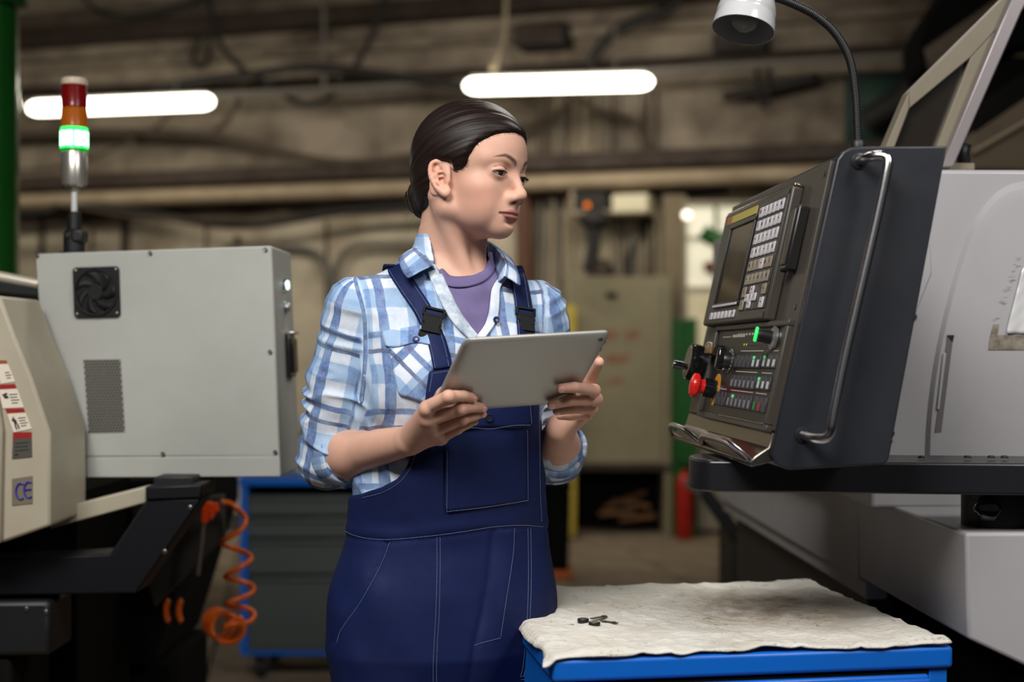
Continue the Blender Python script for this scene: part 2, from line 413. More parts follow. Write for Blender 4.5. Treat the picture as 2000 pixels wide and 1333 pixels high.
# ------------------------------------------------------------ columns
colm = tag(far_box(1296, 380, 1342, 1036, 10.05, .14, mat('column_plaster', (136, 122, 100), .85, dirt=(92, 78, 60), dscale=2), 'column', smooth=False, bevel=.01), kind='structure')
far_box(1308, 622, 1362, 1050, 9.85, .2, M_green, 'green_cladding', colm, bevel=.008)
gc = thing('green_column', 'glossy green steel column at the left edge', 'column', (P(-26, 1000, 4.3).x, 4.3, 0))
q = P(-26, 600, 4.3)
M_ggloss = mat('gloss_green', (22, 84, 26), .22, dirt=(14, 58, 18), dscale=2, damt=.6, coat=.5, bump=.12, bscale=30, bdist=.004)
MB().cyl((q.x, 4.3, 0), (q.x, 4.3, 4.68), .094, n=36).build('shaft', M_ggloss, gc)
MB().lathe([(.1, 0), (.118, .004), (.118, .03), (.1, .036)], (q.x, 4.3, P(0, 16, 4.3).z), (0, 0, 1), 30).build('collar', M_ggloss, gc)
MB().lathe([(.16, 0), (.16, .014), (.1, .02)], (q.x, 4.3, 0), (0, 0, 1), 30).build('base_plate', M_ggloss, gc)

# ------------------------------------------------------------ electrical cabinet and what stands round it
M_cab = mat('cabinet_enamel', (140, 132, 104), .55, dirt=(112, 100, 76), dscale=2.5, damt=.6)
M_dark = mat('dark_void', (13, 12, 11), .9, spec=.15)
cy_ = 9.80
zt = P(0, 540, cy_).z; zb = P(0, 914, cy_).z
x0, x1 = P(1103, 0, cy_).x, P(1311, 0, cy_).x
ec_t = thing('electrical_cabinet', 'tall beige electrical cabinet with faded red lettering by the back wall', 'cabinet', ((x0 + x1) / 2, cy_ + .2, 0))
MB().bx(x0, x1, cy_, cy_ + .42, zb, zt).build('case', M_cab, ec_t, bevel=.008)
MB().bx(x0 + .03, x1 - .06, cy_ - .016, cy_ - .002, zb + .03, zt - .04).build('door', M_cab, ec_t, bevel=.006)
MB().bx(x0, x0 + .035, cy_, cy_ + .42, 0, zb).build('leg', M_cab, ec_t); MB().bx(x1 - .045, x1, cy_, cy_ + .42, 0, zb).build('leg', M_cab, ec_t)
MB().bx(x0 + .035, x1 - .045, cy_ + .36, cy_ + .42, .02, zb).build('back_panel', M_dark, ec_t)
MB().bx(x0 + .0, x1, cy_ - .012, cy_, zb - .02, zb + .02).build('bottom_rail', M_rust, ec_t)
hd = P(1194, 576, cy_ - .03); MB().box(hd, (.075, .03, .028)).build('handle', M_dark, ec_t, bevel=.005)
M_redp = mat('faded_red_paint', (150, 70, 44), .8)
def strokes(txt_px, y, h, m, par, Y):
    """blocky stencil strokes: each glyph is a list of unit-square bars"""
    G = {'A': [(0, 0, .2, 1), (.8, 0, 1, 1), (.2, .8, .8, 1), (.2, .4, .8, .55)], 'P': [(0, 0, .2, 1), (.2, .8, .8, 1), (.8, .4, 1, 1), (.2, .4, .8, .55)], '3': [(0, .85, .9, 1), (.8, 0, 1, 1), (.2, .45, .8, .58), (0, 0, .8, .15)],
         'E': [(0, 0, .2, 1), (.2, .85, 1, 1), (.2, .43, .8, .57), (.2, 0, 1, .15)], 'L': [(0, 0, .2, 1), (.2, 0, 1, .16)], '-': [(.1, .42, .9, .58)]}
    for ch, x in txt_px:
        a = P(x, y, Y); s = h / FPX * Y; b = MB()
        for u0, v0, u1, v1 in G[ch]: b.bx(a.x + u0 * s * .6, a.x + u1 * s * .6, Y, Y + .004, a.z + v0 * s, a.z + v1 * s)
        b.build('letter', m, par, smooth=False)
strokes([('E', 1178), ('A', 1190), ('-', 1204), ('3', 1222), ('P', 1238)], 664, 18, M_redp, ec_t, cy_ - .0205)
strokes([('3', 1182), ('A', 1194), ('E', 1207), ('P', 1219)], 710, 16, M_redp, ec_t, cy_ - .0205)
strokes([('L', 1184), ('E', 1196), ('A', 1208)], 752, 14, M_redp, ec_t, cy_ - .0205)
for i, (xa, ya, xb, yb) in enumerate(((1180, 992, 1262, 962), (1196, 978, 1270, 990), (1170, 1004, 1240, 1000), (1210, 1016, 1280, 1008))):
    a, b = P(xa, ya, cy_ + .2), P(xb, yb, cy_ + .16); a.z = max(.03, a.z); b.z = max(.03, b.z)
    tag(MB().box((a + b) / 2, ((b - a).length, .045, .03), frame(b - a)[2:] + (UP.cross((b - a).normalized()).normalized(), UP)).build('scrap_wood', mat('scrap_wood', (122, 84, 50), .8, dirt=(70, 48, 30), dscale=20), bevel=.003), ('scrap of wood under the electrical cabinet, slanting up to the right', 'scrap of wood under the electrical cabinet, farthest right of the upper pair', 'scrap of wood under the electrical cabinet, lying farthest left', 'scrap of wood under the electrical cabinet, lowest of the heap')[i], 'wood scrap', 'wood scraps under the cabinet')
# meter box, white box on the wall
def wall_case(x0, y0, x1, y1, out, dep, m, nm, par):
    p0, p1 = Wp(x0, y1, out), Wp(x1, y0, out); c = (p0 + p1) / 2
    return MB().box(c - WN * dep / 2, ((p1 - p0).xy.length, dep, p1.z - p0.z), (WD, WN, UP)).build(nm, m, par, bevel=.006)
mt = thing('meter_box', 'black meter box with an orange indicator on the wall above the cabinet', 'meter', tuple(Wp(1152, 412, .4)))
wall_case(1122, 374, 1184, 410, .42, .3, M_cable, 'case', mt); wall_case(1112, 410, 1192, 420, .46, .4, M_pale, 'shelf', mt)
MB().cyl(Wp(1147, 401, .42), Wp(1147, 401, .44), .020, n=16).build('indicator', mat('orange_glow', (240, 120, 20), .4, emit=(255, 120, 20), estr=.6), mt)
wall_case(1113, 372, 1121, 410, .42, .06, M_pale, 'side_plate', mt)
wb = thing('fuse_box', 'small white fuse box beside the black meter', 'box', tuple(Wp(1228, 418, .3)))
wall_case(1195, 378, 1266, 417, .40, .3, mat('white_box', (226, 216, 184), .5), 'case', wb); wall_case(1198, 381, 1263, 414, .408, .01, mat('white_box', (226, 216, 184), .5), 'lid', wb)
# dark motor on the cabinet with its cord
mo = thing('hoist_motor', 'dark motor with a hook cord standing on the electrical cabinet', 'motor', tuple(P(1172, 540, cy_ + .2)))
b = P(1172, 540, cy_ + .2)
MB().lathe([(.10, 0), (.105, .02), (.10, .06), (.07, .10), (.05, .12)], (b.x, b.y, b.z), (0, 0, 1), 20).build('housing', M_cable2, mo)
MB().tube([Vector(q) for q in catmull([P(1150, 530, 9.5), P(1156, 500, 9.5), P(1160, 470, 9.5), P(1156, 440, 9.5), P(1164, 424, 9.5)], 6)], .045, 8).build('cord', M_cable, mo, angle=180)
MB().ball(P(1163, 430, 9.5), (.11, .08, .07)).build('clamp', M_cable, mo)
# yellow post
yp = thing('yellow_post', 'yellow painted guard post at the left of the electrical cabinet', 'post', (P(1114, 0, 9.7).x, 9.7, 0))
MB().bx(P(1104, 0, 9.7).x, P(1125, 0, 9.7).x, 9.67, 9.73, 0, P(0, 598, 9.7).z).build('post', mat('yellow_paint', (196, 172, 62), .6, dirt=(140, 116, 40), dscale=4), yp, bevel=.006)
MB().bx(P(1098, 0, 9.7).x, P(1131, 0, 9.7).x, 9.63, 9.77, 0, .015).build('foot_plate', M_rust, yp)
# black bin with orange foot, white carton on it
by_ = 8.1
xa, xb = P(1030, 0, by_).x, P(1112, 0, by_).x; zt = P(0, 938, by_).z
bn_ = thing('black_bin', 'black plastic bin with an orange foot right of the overalls', 'bin', ((xa + xb) / 2, by_, 0))
b = MB(); vs = []
b.prism([(xa, by_ - .14, .05), (xb - .01, by_ - .14, .05), (xb + .004, by_ - .15, zt - .05), (xa - .01, by_ - .15, zt - .05)], (0, .3, 0)); b.build('body', M_dark, bn_, bevel=.02)
MB().bx(xa - .012, xb + .008, by_ - .16, by_ + .17, zt - .05, zt).build('lid', M_dark, bn_, bevel=.012)
MB().bx(xa, xb + .012, by_ - .165, by_ + .16, .0, .05).build('foot', mat('orange_plastic', (190, 92, 26), .5), bn_, bevel=.012)
tag(far_box(1046, 893, 1097, 938, by_ - .08, .2, mat('white_card', (196, 188, 176), .8), 'carton', bevel=.006), 'small white carton lying on the black bin', 'carton')
# fire extinguisher
fx = P(1337, 0, 9.7).x
fe = thing('fire_extinguisher', 'red fire extinguisher standing on the floor before the green column', 'fire extinguisher', (fx, 9.7, 0))
M_red = mat('extinguisher_red', (168, 26, 18), .35)
zt = P(0, 925, 9.7).z
MB().lathe([(.001, 0), (.05, 0), (.056, .01), (.056, zt - .06), (.045, zt - .02), (.02, zt), (.018, zt + .03)], (fx, 9.7, 0), (0, 0, 1), 20, cap=False).build('cylinder', M_red, fe)
MB().box((fx, 9.7, zt + .04), (.05, .03, .03)).build('valve', M_dark, fe, bevel=.004); MB().box((fx - .03, 9.7, zt + .075), (.1, .02, .012)).build('lever', M_dark, fe, bevel=.003)
MB().tube([Vector(q) for q in catmull([(fx + .02, 9.7, zt + .045), (fx + .07, 9.7, zt + .03), (fx + .075, 9.7, zt - .15), (fx + .065, 9.68, zt - .32)], 6)], .011, 8).build('hose', M_dark, fe, angle=180)

# ------------------------------------------------------------ blue drawer cabinet behind the person
M_blue = mat('blue_enamel', (8, 98, 196), .38, dirt=(6, 82, 168), dscale=3, damt=.5, bump=.1, bscale=260)
M_dgrey = mat('drawer_grey', (70, 77, 75), .5, dirt=(56, 60, 58), dscale=4, damt=.5)
M_steel = mat('steel', (168, 168, 166), .3, .9)
M_rubber = mat('rubber', (26, 26, 27), .8)
M_black = mat('black_metal', (18, 18, 20), .5)
M_white = mat('white_plastic', (224, 220, 208), .5)
def tool_cabinet(name, lab, org, ex, w_, d_, h_, drawers, M_front, casters=True, lip=.035):
    """org: front left floor corner, ex: direction along the front"""
    ex = Vector(ex).normalized(); ey = UP.cross(ex).normalized(); o = Vector(org)
    t = thing(name, lab, 'cabinet', tuple(o + ex * w_ / 2 + ey * d_ / 2))
    A3 = (ex, ey, UP); z0 = .10 if casters else 0
    def bx(x0, x1, y0, y1, za, zb): return MB().box(o + ex * (x0 + x1) / 2 + ey * (y0 + y1) / 2 + UP * (za + zb) / 2, (x1 - x0, y1 - y0, zb - za), A3)
    bx(0, .028, 0, d_, z0, h_ - lip).build('side_panel', M_blue, t, bevel=.002); bx(w_ - .028, w_, 0, d_, z0, h_ - lip).build('side_panel', M_blue, t, bevel=.002)
    bx(.028, w_ - .028, d_ - .02, d_, z0, h_ - lip).build('back_panel', M_blue, t); bx(.028, w_ - .028, .01, d_ - .02, z0, z0 + .02).build('bottom', M_blue, t)
    bx(.028, w_ - .028, .0, .012, z0, z0 + .045).build('plinth', M_blue, t, bevel=.002)
    bx(-.006, w_ + .006, -.008, d_ + .006, h_ - lip, h_).build('top', M_blue, t, bevel=.006, seg=3)
    for za, zb in drawers:
        dr = bx(.030, w_ - .030, -.006, d_ - .06, za, zb - .004).build('drawer', M_front, t, bevel=.004)
        bx(.032, w_ - .032, -.016, -.004, zb - .024, zb - .008).build('handle', M_front if M_front is not M_blue else M_blue, dr, bevel=.004)
        bx(.030, w_ - .030, -.0005, .02, zb - .004, zb).build('gap', M_dark, t)
    if casters:
        for x in (.07, w_ - .07):
            for y in (.07, d_ - .07):
                c = o + ex * x + ey * y
                cs = MB().box(c + UP * .092, (.07, .07, .012), A3).build('caster', M_steel, t, bevel=.002)
                for s_ in (-.022, .022): MB().box(c + ex * s_ + UP * .062, (.004, .05, .06), A3).build('fork', M_steel, cs, bevel=.001)
                MB().cyl(c + ex * -.016 + UP * .042, c + ex * .016 + UP * .042, .042, n=20).build('wheel', M_rubber, cs)
    return t
o = P(469, 1310, 5.5); o.z = 0
zz = lambda y: P(0, y, 5.5).z
tool_cabinet('tool_cabinet', 'blue tool cabinet with dark grey drawers behind the navy overalls', o, (1, 0.0, 0), .64, .46, zz(932), [(zz(1272), zz(1124)), (zz(1122), zz(1052)), (zz(1050), zz(1009)), (zz(1007), zz(966))], M_dgrey)
# things on that cabinet
tc0 = P(588, 936, 5.6)
can = thing('white_canister', 'white canister with a black cap between grey box and plaid sleeve', 'canister', (tc0.x, 5.75, zz(932)))
MB().lathe([(.001, 0), (.05, 0), (.055, .01), (.055, .10), (.03, .125), (.02, .13)], (tc0.x, 5.75, zz(932)), (0, 0, 1), 24, cap=False).build('bottle', M_white, can)
MB().lathe([(.024, .12), (.024, .16), (.018, .168), (.001, .168)], (tc0.x, 5.75, zz(932)), (0, 0, 1), 20, cap=False).build('cap', M_rubber, can)
q = P(706, 936, 5.7)
yc = thing('yellow_can', 'yellow oil can glimpsed between plaid sleeve and waist', 'can', (q.x, 5.8, zz(932)))
MB().lathe([(.001, 0), (.045, 0), (.048, .005), (.048, .20), (.02, .235), (.014, .26), (.001, .26)], (q.x, 5.8, zz(932)), (0, 0, 1), 24, cap=False).build('body', mat('yellow_plastic', (206, 164, 30), .5), yc)
MB().lathe([(.016, .25), (.016, .28), (.001, .285)], (q.x, 5.8, zz(932)), (0, 0, 1), 16, cap=False).build('cap', M_rubber, yc)
# chip cart under the far end of the right machine
ct = thing('chip_cart', 'black chip cart with a slanted push bar beyond the cloth-topped cabinet', 'cart', (P(1450, 0, 5.6).x, 5.6, 0))
def q5(x, y, Y=5.6): return P(x, y, Y)
b = MB().prism([q5(1362, 962), q5(1384, 950), q5(1462, 1052), q5(1436, 1066)], (0, .08, 0)); b.build('push_bar', M_black, ct, bevel=.006)
MB().prism([q5(1336, 950), q5(1346, 940), q5(1384, 966), q5(1372, 976)], (0, .05, 0)).build('grip', mat('worn_grip', (92, 88, 80), .6), ct, bevel=.008)
x0, x1 = q5(1432, 0).x, q5(1520, 0).x
MB().bx(x0, x1 + .12, 5.6, 6.0, .12, q5(0, 1046).z).build('tub', M_black, ct, bevel=.01)
for xx in (x0 + .06, x1 + .05):
    for yy in (5.66, 5.94): MB().cyl((xx - .02, yy, .06), (xx + .02, yy, .06), .06, n=18).build('wheel', M_rubber, ct); 
for xx in (x0 + .06, x1 + .05): MB().bx(xx - .03, xx + .03, 5.63, 5.97, .06, .13).build('axle_block', M_black, ct)
MB().bx(q5(1466, 0, 5.5).x, q5(1476, 0, 5.5).x, 5.5, 5.53, 0, q5(0, 1010, 5.5).z).build('brass_post', mat('brass_post', (108, 82, 46), .5), ct)
MB().bx(q5(1417, 0, 5.9).x, q5(1428, 0, 5.9).x, 5.9, 5.93, 0, q5(0, 960, 5.9).z).build('red_post', mat('red_oxide', (104, 42, 30), .6), ct)
# ============================================================ LEFT: control box, signal tower, machine end
M_box = mat('box_enamel', (176, 178, 172), .5, dirt=(158, 156, 148), dscale=5, damt=.5, bump=.12, bscale=700, bdist=.0004)
M_mach = mat('machine_cream', (178, 170, 150), .5, dirt=(150, 138, 116), dscale=4, damt=.5, bump=.1, bscale=500, bdist=.0005)
M_navyst = mat('dark_steel_arm', (11, 12, 18), .5, spec=.3, bump=.1, bscale=400)
fTL, fTR, fBR, fBL = P(69, 496, 2.87), P(530, 480, 2.76), P(549, 932, 2.77), P(101, 934, 2.88)
bk = Vector((.006, .205, 0))
box = thing('control_box', 'light grey sheet-metal control box with cooling fan, carried on a dark arm', 'control box', tuple((fBL + fBR) / 2 + bk * .5))
def FQ(x, y, off=0.0):
    """point on the front of the control box"""
    n = (fTR - fTL).cross(fBL - fTL).normalized()
    if n.y > 0: n = -n
    return plane_hit(x, y, fTL + n * off, n)
bn0 = (fTR - fTL).cross(fBL - fTL).normalized()
if bn0.y > 0: bn0 = -bn0
MB().prism([fTL, fTR, fBR, fBL], bk).build('housing', M_box, box, bevel=.004)
MB().prism([FQ(71, 498), FQ(528, 482), FQ(546, 890), FQ(98, 892)], bn0 * .0025).build('cover_plate', M_box, box, bevel=.0012)
MB().prism([FQ(98.5, 895), FQ(546.5, 893), FQ(548, 931), FQ(101, 933)], bn0 * .0025).build('bottom_flange', M_box, box, bevel=.0012)
M_screw = mat('screw_steel', (120, 118, 114), .3, .9)
scr = None
for x, y in ((73, 500), (294, 495), (519, 488), (88, 697), (528, 688), (103, 888), (319, 887), (538, 884)):
    c = FQ(x, y, .0025)
    MB().lathe([(.0042, 0), (.0046, .001), (.0044, .0024), (.0030, .0036), (.0012, .0030), (.0001, .0026)], c, bn0, 14).build('screw', M_screw, box)
# fan with guard, blades and hub
bx1 = (fTR - fTL).normalized(); bz1 = bn0.cross(bx1)
if bz1.z < 0: bz1 = -bz1
fc = FQ(190, 571, .0025); fs_ = .0505
def fr(w_, r, d): return [fc + bx1 * x + bz1 * y + bn0 * d for x, y in rrect0(w_, w_, r)]
def rrect0(w_, h_, r, n=5):
    o = []
    for cx_, cy_, a0 in ((w_ / 2 - r, h_ / 2 - r, 0), (-w_ / 2 + r, h_ / 2 - r, PI / 2), (-w_ / 2 + r, -h_ / 2 + r, PI), (w_ / 2 - r, -h_ / 2 + r, 1.5 * PI)):
        for i in range(n + 1): a = a0 + PI / 2 * i / n; o.append((cx_ + r * math.cos(a), cy_ + r * math.sin(a)))
    return o
M_fan = mat('fan_plastic', (13, 13, 15), .7); M_fan2 = mat('fan_dark', (9, 9, 10), .6)
fan = MB().prism(fr(fs_ * 2, .008, 0), bn0 * .005).build('fan', M_fan, box, bevel=.001)
ring = MB(); ring.lathe([(.0455, .0052), (.0475, .0062), (.0475, .0088), (.0455, .0092), (.0440, .0085)], fc, bn0, 40, cap=False); ring.build('rim', M_fan, fan)
MB().cyl(fc + bn0 * .0051, fc + bn0 * .0056, .0455, n=40).build('duct', M_fan2, fan)
MB().cyl(fc + bn0 * .0052, fc + bn0 * .0095, .016, n=24).build('hub', M_fan, fan, bevel=.001)
for k in range(7):
    a = 2 * PI * k / 7; pts = []
    for t in np.linspace(0, 1, 6):
        rr = .016 + .028 * t; aa = a + .7 * t
        pts.append((rr, aa))
    lo_ = [fc + bx1 * r * math.cos(t) + bz1 * r * math.sin(t) + bn0 * .0055 for r, t in pts]; hi_ = [fc + bx1 * r * math.cos(t + .55) + bz1 * r * math.sin(t + .55) + bn0 * .0085 for r, t in pts]
    vs = lo_ + hi_; f_ = [(i, i + 1, 7 + i, 6 + i) for i in range(5)]
    link_mesh('blade', vs, f_, M_fan, fan, angle=180, solid=.0006)
for sx in (-1, 1):
    for sy in (-1, 1): MB().lathe([(.003, 0), (.0034, .001), (.002, .002), (.0001, .002)], fc + bx1 * sx * .0435 + bz1 * sy * .0435 + bn0 * .005, bn0, 10).build('fan_screw', M_screw, fan)
# perforated vent
gv = [FQ(163, 703, .0026), FQ(236, 702, .0026), FQ(245, 845, .0026), FQ(173, 847, .0026)]
vent = MB().prism(gv, bn0 * .0006).build('vent', mat('vent_plate', (132, 130, 122), .55), box)
hb = MB()
for i in range(25):
    for j in range(11):
        u = (j + .5 + .25 * (1 if i % 2 else -1)) / 11.4 + .015; v_ = (i + .6) / 25.2
        c = gv[0].lerp(gv[1], u).lerp(gv[3].lerp(gv[2], u), v_) + bn0 * .0009
        hb.lathe([(.0027, 0), (.0027, .0003)], c, bn0, 8)
tag(hb.build('vent_holes', mat('hole_dark', (30, 30, 28), .8), vent, smooth=False), kind='stuff')
# narrow side: two push buttons and a black recessed handle
def SQ(a, y):
    """point on the right side face: a along its depth 0..1, y picture height at the front edge"""
    t = (y - 480) / (932 - 480); return fTR.lerp(fBR, t) + bk * a
sn = (bk.cross(fBR - fTR)).normalized()
if sn.x < 0: sn = -sn
M_chr = mat('chrome', (222, 222, 224), .22, 1.0)
for y, glow in ((552, 1), (597, 0)):
    c = SQ(.55, y)
    pb = MB().lathe([(.0125, 0), (.0135, .001), (.0125, .005), (.010, .006)], c, sn, 24).build('push_button', M_chr, box)
    MB().lathe([(.0095, .006), (.0095, .009), (.008, .0105), (.0001, .0110)], c, sn, 20).build('cap', mat('lit_cap', (235, 250, 245), .3, emit=(225, 255, 245), estr=1.6) if glow else M_chr, pb)
ha = MB().box(SQ(.5, 693) + sn * .006, (.012, .115, .085), (sn, (bk).normalized(), UP)); ha = MB()
c0 = SQ(.62, 695); yb = bk.normalized(); ub = sn.cross(yb)
if ub.z < 0: ub = -ub
hh = MB().box(c0 + sn * .005, (.010, .062, .088), (sn, yb, ub)).build('latch', mat('latch_black', (30, 30, 33), .25, coat=.4), box, bevel=.003)
MB().box(c0 + sn * .012, (.008, .044, .070), (sn, yb, ub)).build('paddle', mat('paddle_metal', (58, 54, 52), .2, .7), hh, bevel=.003)
MB().box(c0 + sn * .010 + ub * .046, (.02, .05, .006), (sn, yb, ub)).build('hinge', M_chr, hh, bevel=.002)
for y, dz in ((585, .06),):
    c = fTL.lerp(fBL, (632 - 496) / 438) + bk * .25
    MB().box(c + Vector((-.003, 0, 0)), (.008, .03, .058)).build('side_latch', M_fan, box, bevel=.002)
# ------------------------------------------------------------ signal tower
tb = P(145, 489, 2.93); ty = 2.93
tw_ = thing('signal_tower', 'signal tower with lit green, amber and red sections on the grey box', 'signal lamp', (tb.x, ty, fTL.lerp(fTR, .17).z))
zt = lambda y: P(0, y, ty).z
z0 = fTL.lerp(fTR, .17).z + .001
cxl = lambda r, ya, yb: [(r, zt(ya) - z0), (r, zt(yb) - z0)]
def tl(name, prof, m, par=tw_, n=32, dx=0): return MB().lathe([(r, h) for r, h in prof], (tb.x + dx, ty, z0), (0, 0, 1), n).build(name, m, par)
hz = lambda y: zt(y) - z0
tl('foot', [(.030, 0), (.030, .004), (.024, .006)], M_black)
tl('bracket', [(.021, .004), (.022, .03), (.021, hz(455)), (.014, hz(448)), (.0135, hz(416)), (.011, hz(414))], M_black)
MB().box((tb.x + .012, ty - .004, hz(462) + z0), (.026, .04, .028)).build('hinge_block', M_black, tw_, bevel=.006)
MB().cyl((tb.x - .006, ty - .025, hz(461) + z0), (tb.x - .006, ty - .02, hz(461) + z0), .005, n=12).build('pivot_bolt', M_fan2, tw_)
tl('pole', [(.0062, hz(420)), (.0062, hz(364))], mat('pole_white', (226, 226, 226), .25, .3))
tl('pole_collar', [(.0085, hz(374)), (.012, hz(371)), (.012, hz(364))], mat('tower_alu', (196, 192, 182), .28, .8))
tl('lower_body', [(.020, hz(366)), (.0250, hz(362)), (.0262, hz(350)), (.0262, hz(298)), (.0255, hz(297))], mat('tower_alu', (196, 192, 182), .28, .8))
def lens(name, y0, y1, m, r=.0262):
    pr = [(r * .985, hz(y1)), (r * 1.02, hz(y1 - 2)), (r, hz(y1 - 4)), (r, hz(y0 + 3)), (r * 1.02, hz(y0 + 1)), (r * .985, hz(y0))]
    o = tl(name, pr, m, n=40)
    rb = MB()
    for k in range(24):
        a = 2 * PI * k / 24
        rb.box((tb.x + (r + .0002) * math.cos(a), ty + (r + .0002) * math.sin(a), (hz(y0) + hz(y1)) / 2 + z0), (.0012, .0022, (hz(y0) - hz(y1)) * .8), (Vector((math.cos(a), math.sin(a), 0)), Vector((-math.sin(a), math.cos(a), 0)), UP))
    tag(rb.build('lens_ribs', m, o), kind='stuff')
    return o
lens('green_lens', 250, 297, mat('green_lit', (40, 220, 90), .3, emit=(50, 255, 105), estr=1.5), .0268)
MB().cyl((tb.x, ty, hz(290) + z0), (tb.x, ty, hz(256) + z0), .0262, n=32)
for k_ in range(10):
    a_ = 2 * PI * k_ / 10 + .25; d_ = Vector((math.cos(a_), math.sin(a_), 0))
    MB().box(Vector((tb.x, ty, z0 + (hz(287) + hz(258)) / 2)) + d_ * .0262, (.0034, .0128, hz(258) - hz(287)), (d_, UP.cross(d_), UP)).build('lit_facet', mat('green_core_glow', (200, 255, 220), .3, emit=(185, 255, 212), estr=3.2), tw_)
tl('green_ring', [(.0272, hz(297)), (.0275, hz(296)), (.0275, hz(292)), (.027, hz(291))], mat('green_ring', (16, 120, 36), .3, emit=(10, 140, 30), estr=.25))
lens('amber_lens', 212, 250, mat('amber_lens', (168, 88, 16), .25, coat=.4), .0252)
lens('red_lens', 166, 212, mat('red_lens', (112, 8, 8), .22, coat=.5), .0248)
tl('top_cap', [(.0262, hz(167)), (.0266, hz(160)), (.0262, hz(156)), (.022, hz(153)), (.001, hz(152.5))], mat('cap_clear', (196, 178, 158), .3))

# ------------------------------------------------------------ machine end at the far left with warning labels
mY = 2.62
def L(x, y, Y=mY): return P(x, y, Y)
mc = thing('left_machine', 'cream machine end with warning labels at the left edge', 'machine', (L(20, 900).x, mY + .3, 0))
MB().prism([L(-260, 560), L(0, 578), L(30, 660), L(62, 738), L(98, 846), L(99, 1028), L(8, 1060), L(-260, 1076)], (0, .22, 0)).build('end_casting', M_mach, mc, bevel=.006)
MB().prism([L(-260, 600), L(-24, 612), L(10, 836), L(6, 1062), L(-260, 1078)], (0, -.018, 0)).build('side_door', M_mach, mc, bevel=.006)
MB().prism([L(-10, 566, 3.1), L(94, 574, 3.1), L(96, 840, 3.1), L(60, 840, 3.1)], (0, .05, 0)).build('guard_sheet', mat('hammered_sheet', (132, 122, 106), .35, .6, bump=.4, bscale=90, bdist=.002), mc)
rl = MB().tube([L(-260, 510, 3.06), L(-60, 530, 3.06), L(40, 549, 3.06), L(76, 556, 3.06)], .012, 14); rl.build('top_rail', mat('rail_pale', (206, 198, 178), .3, .3), mc)
MB().prism([L(-60, 540, 3.05), L(76, 563, 3.05), L(76, 578, 3.05), L(-60, 566, 3.05)], (0, .03, 0)).build('rail_seal', M_black, mc)
MB().prism([L(97, 998, 2.78), L(284, 951, 2.78), L(285, 983, 2.78), L(97, 1034, 2.78)], (0, .05, 0)).build('cross_beam', M_mach, mc, bevel=.003)
MB().bx(L(-330, 0, 3.0).x, L(150, 0, 3.0).x, 3.0, 3.42, .0, L(0, 965, 3.0).z).build('base', M_dark, mc)
# labels: white plate, red header band, pictogram bars
M_lab = mat('label_white', (226, 216, 198), .5); M_labred = mat('label_red', (150, 28, 24), .5); M_labk = mat('label_ink', (40, 36, 34), .6); M_plate = mat('label_grey', (96, 92, 84), .4, .3); M_rust2 = mat('label_brown', (150, 78, 40), .5); M_ceb = mat('ce_blue', (34, 36, 150), .5)
def label(name, q, m, bands=(), bars=(), dep=.0012):
    pts = [L(x, y, mY - .0004) for x, y in q]
    o = MB().prism(pts, (0, -dep, 0)).build(name, m, mc)
    def uv(u, v_): return pts[0].lerp(pts[1], u).lerp(pts[3].lerp(pts[2], u), v_) + Vector((0, -dep, 0))
    for (u0, v0, u1, v1), mm, nm in bands:
        MB().prism([uv(u0, v0), uv(u1, v0), uv(u1, v1), uv(u0, v1)], (0, -.0004, 0)).build(nm, mm, o)
    b = MB()
    for u0, v0, u1, v1 in bars: b.prism([uv(u0, v0), uv(u1, v0), uv(u1, v1), uv(u0, v1)], (0, -.0004, 0))
    if b.v: tag(b.build('print', M_labk, o), kind='stuff')
tx = [(.50, .42, .92, .46), (.50, .54, .86, .58), (.50, .66, .92, .70), (.50, .78, .80, .82)]
label('warning_label', [(-8, 704), (13, 704), (30, 746), (2, 750)], M_lab, [((0, 0, 1, .16), M_rust2, 'header_band')], tx[1:])
label('warning_label', [(-6, 752), (30, 750), (47, 796), (6, 798)], M_lab, [((0, .0, 1, .2), M_labred, 'header_band')], tx + [(.16, .40, .34, .50), (.2, .48, .42, .60), (.3, .36, .42, .44)])
label('warning_label', [(11, 799), (47, 798), (62, 838), (27, 845)], M_lab, [((0, .0, 1, .2), M_labred, 'header_band')], tx + [(.22, .36, .30, .48), (.20, .48, .36, .70), (.14, .44, .22, .56), (.18, .70, .26, .92), (.32, .70, .40, .90)])
label('data_plate', [(26, 845), (62, 844), (63, 893), (24, 897)], M_plate, [((0, 0, 1, .24), M_labred, 'header_band')], [(.12, .40, .85, .44), (.12, .54, .8, .58), (.12, .68, .85, .72), (.12, .82, .3, .9)])
label('ce_plate', [(24, 936), (64, 930), (64, 984), (24, 988)], mat('ce_metal', (128, 118, 102), .45, .2))
def ce(cx, cy, r, k, arms):
    b = MB(); pts = []
    for i in range(17):
        a = math.radians(60 + 240 * i / 16); pts.append(L(cx + r * .62 * math.cos(a), cy - r * math.sin(a), mY - .003))
    b.tube(pts, .0016, 6)
    if arms: b.tube([L(cx - r * .58, cy, mY - .003), L(cx + r * .25, cy - 1, mY - .003)], .0016, 6)
    return b
ce(41, 960, 15.5, 0, False).build('letter_c', M_ceb, mc); ce(57, 957, 15.5, 0, True).build('letter_e', M_ceb, mc)
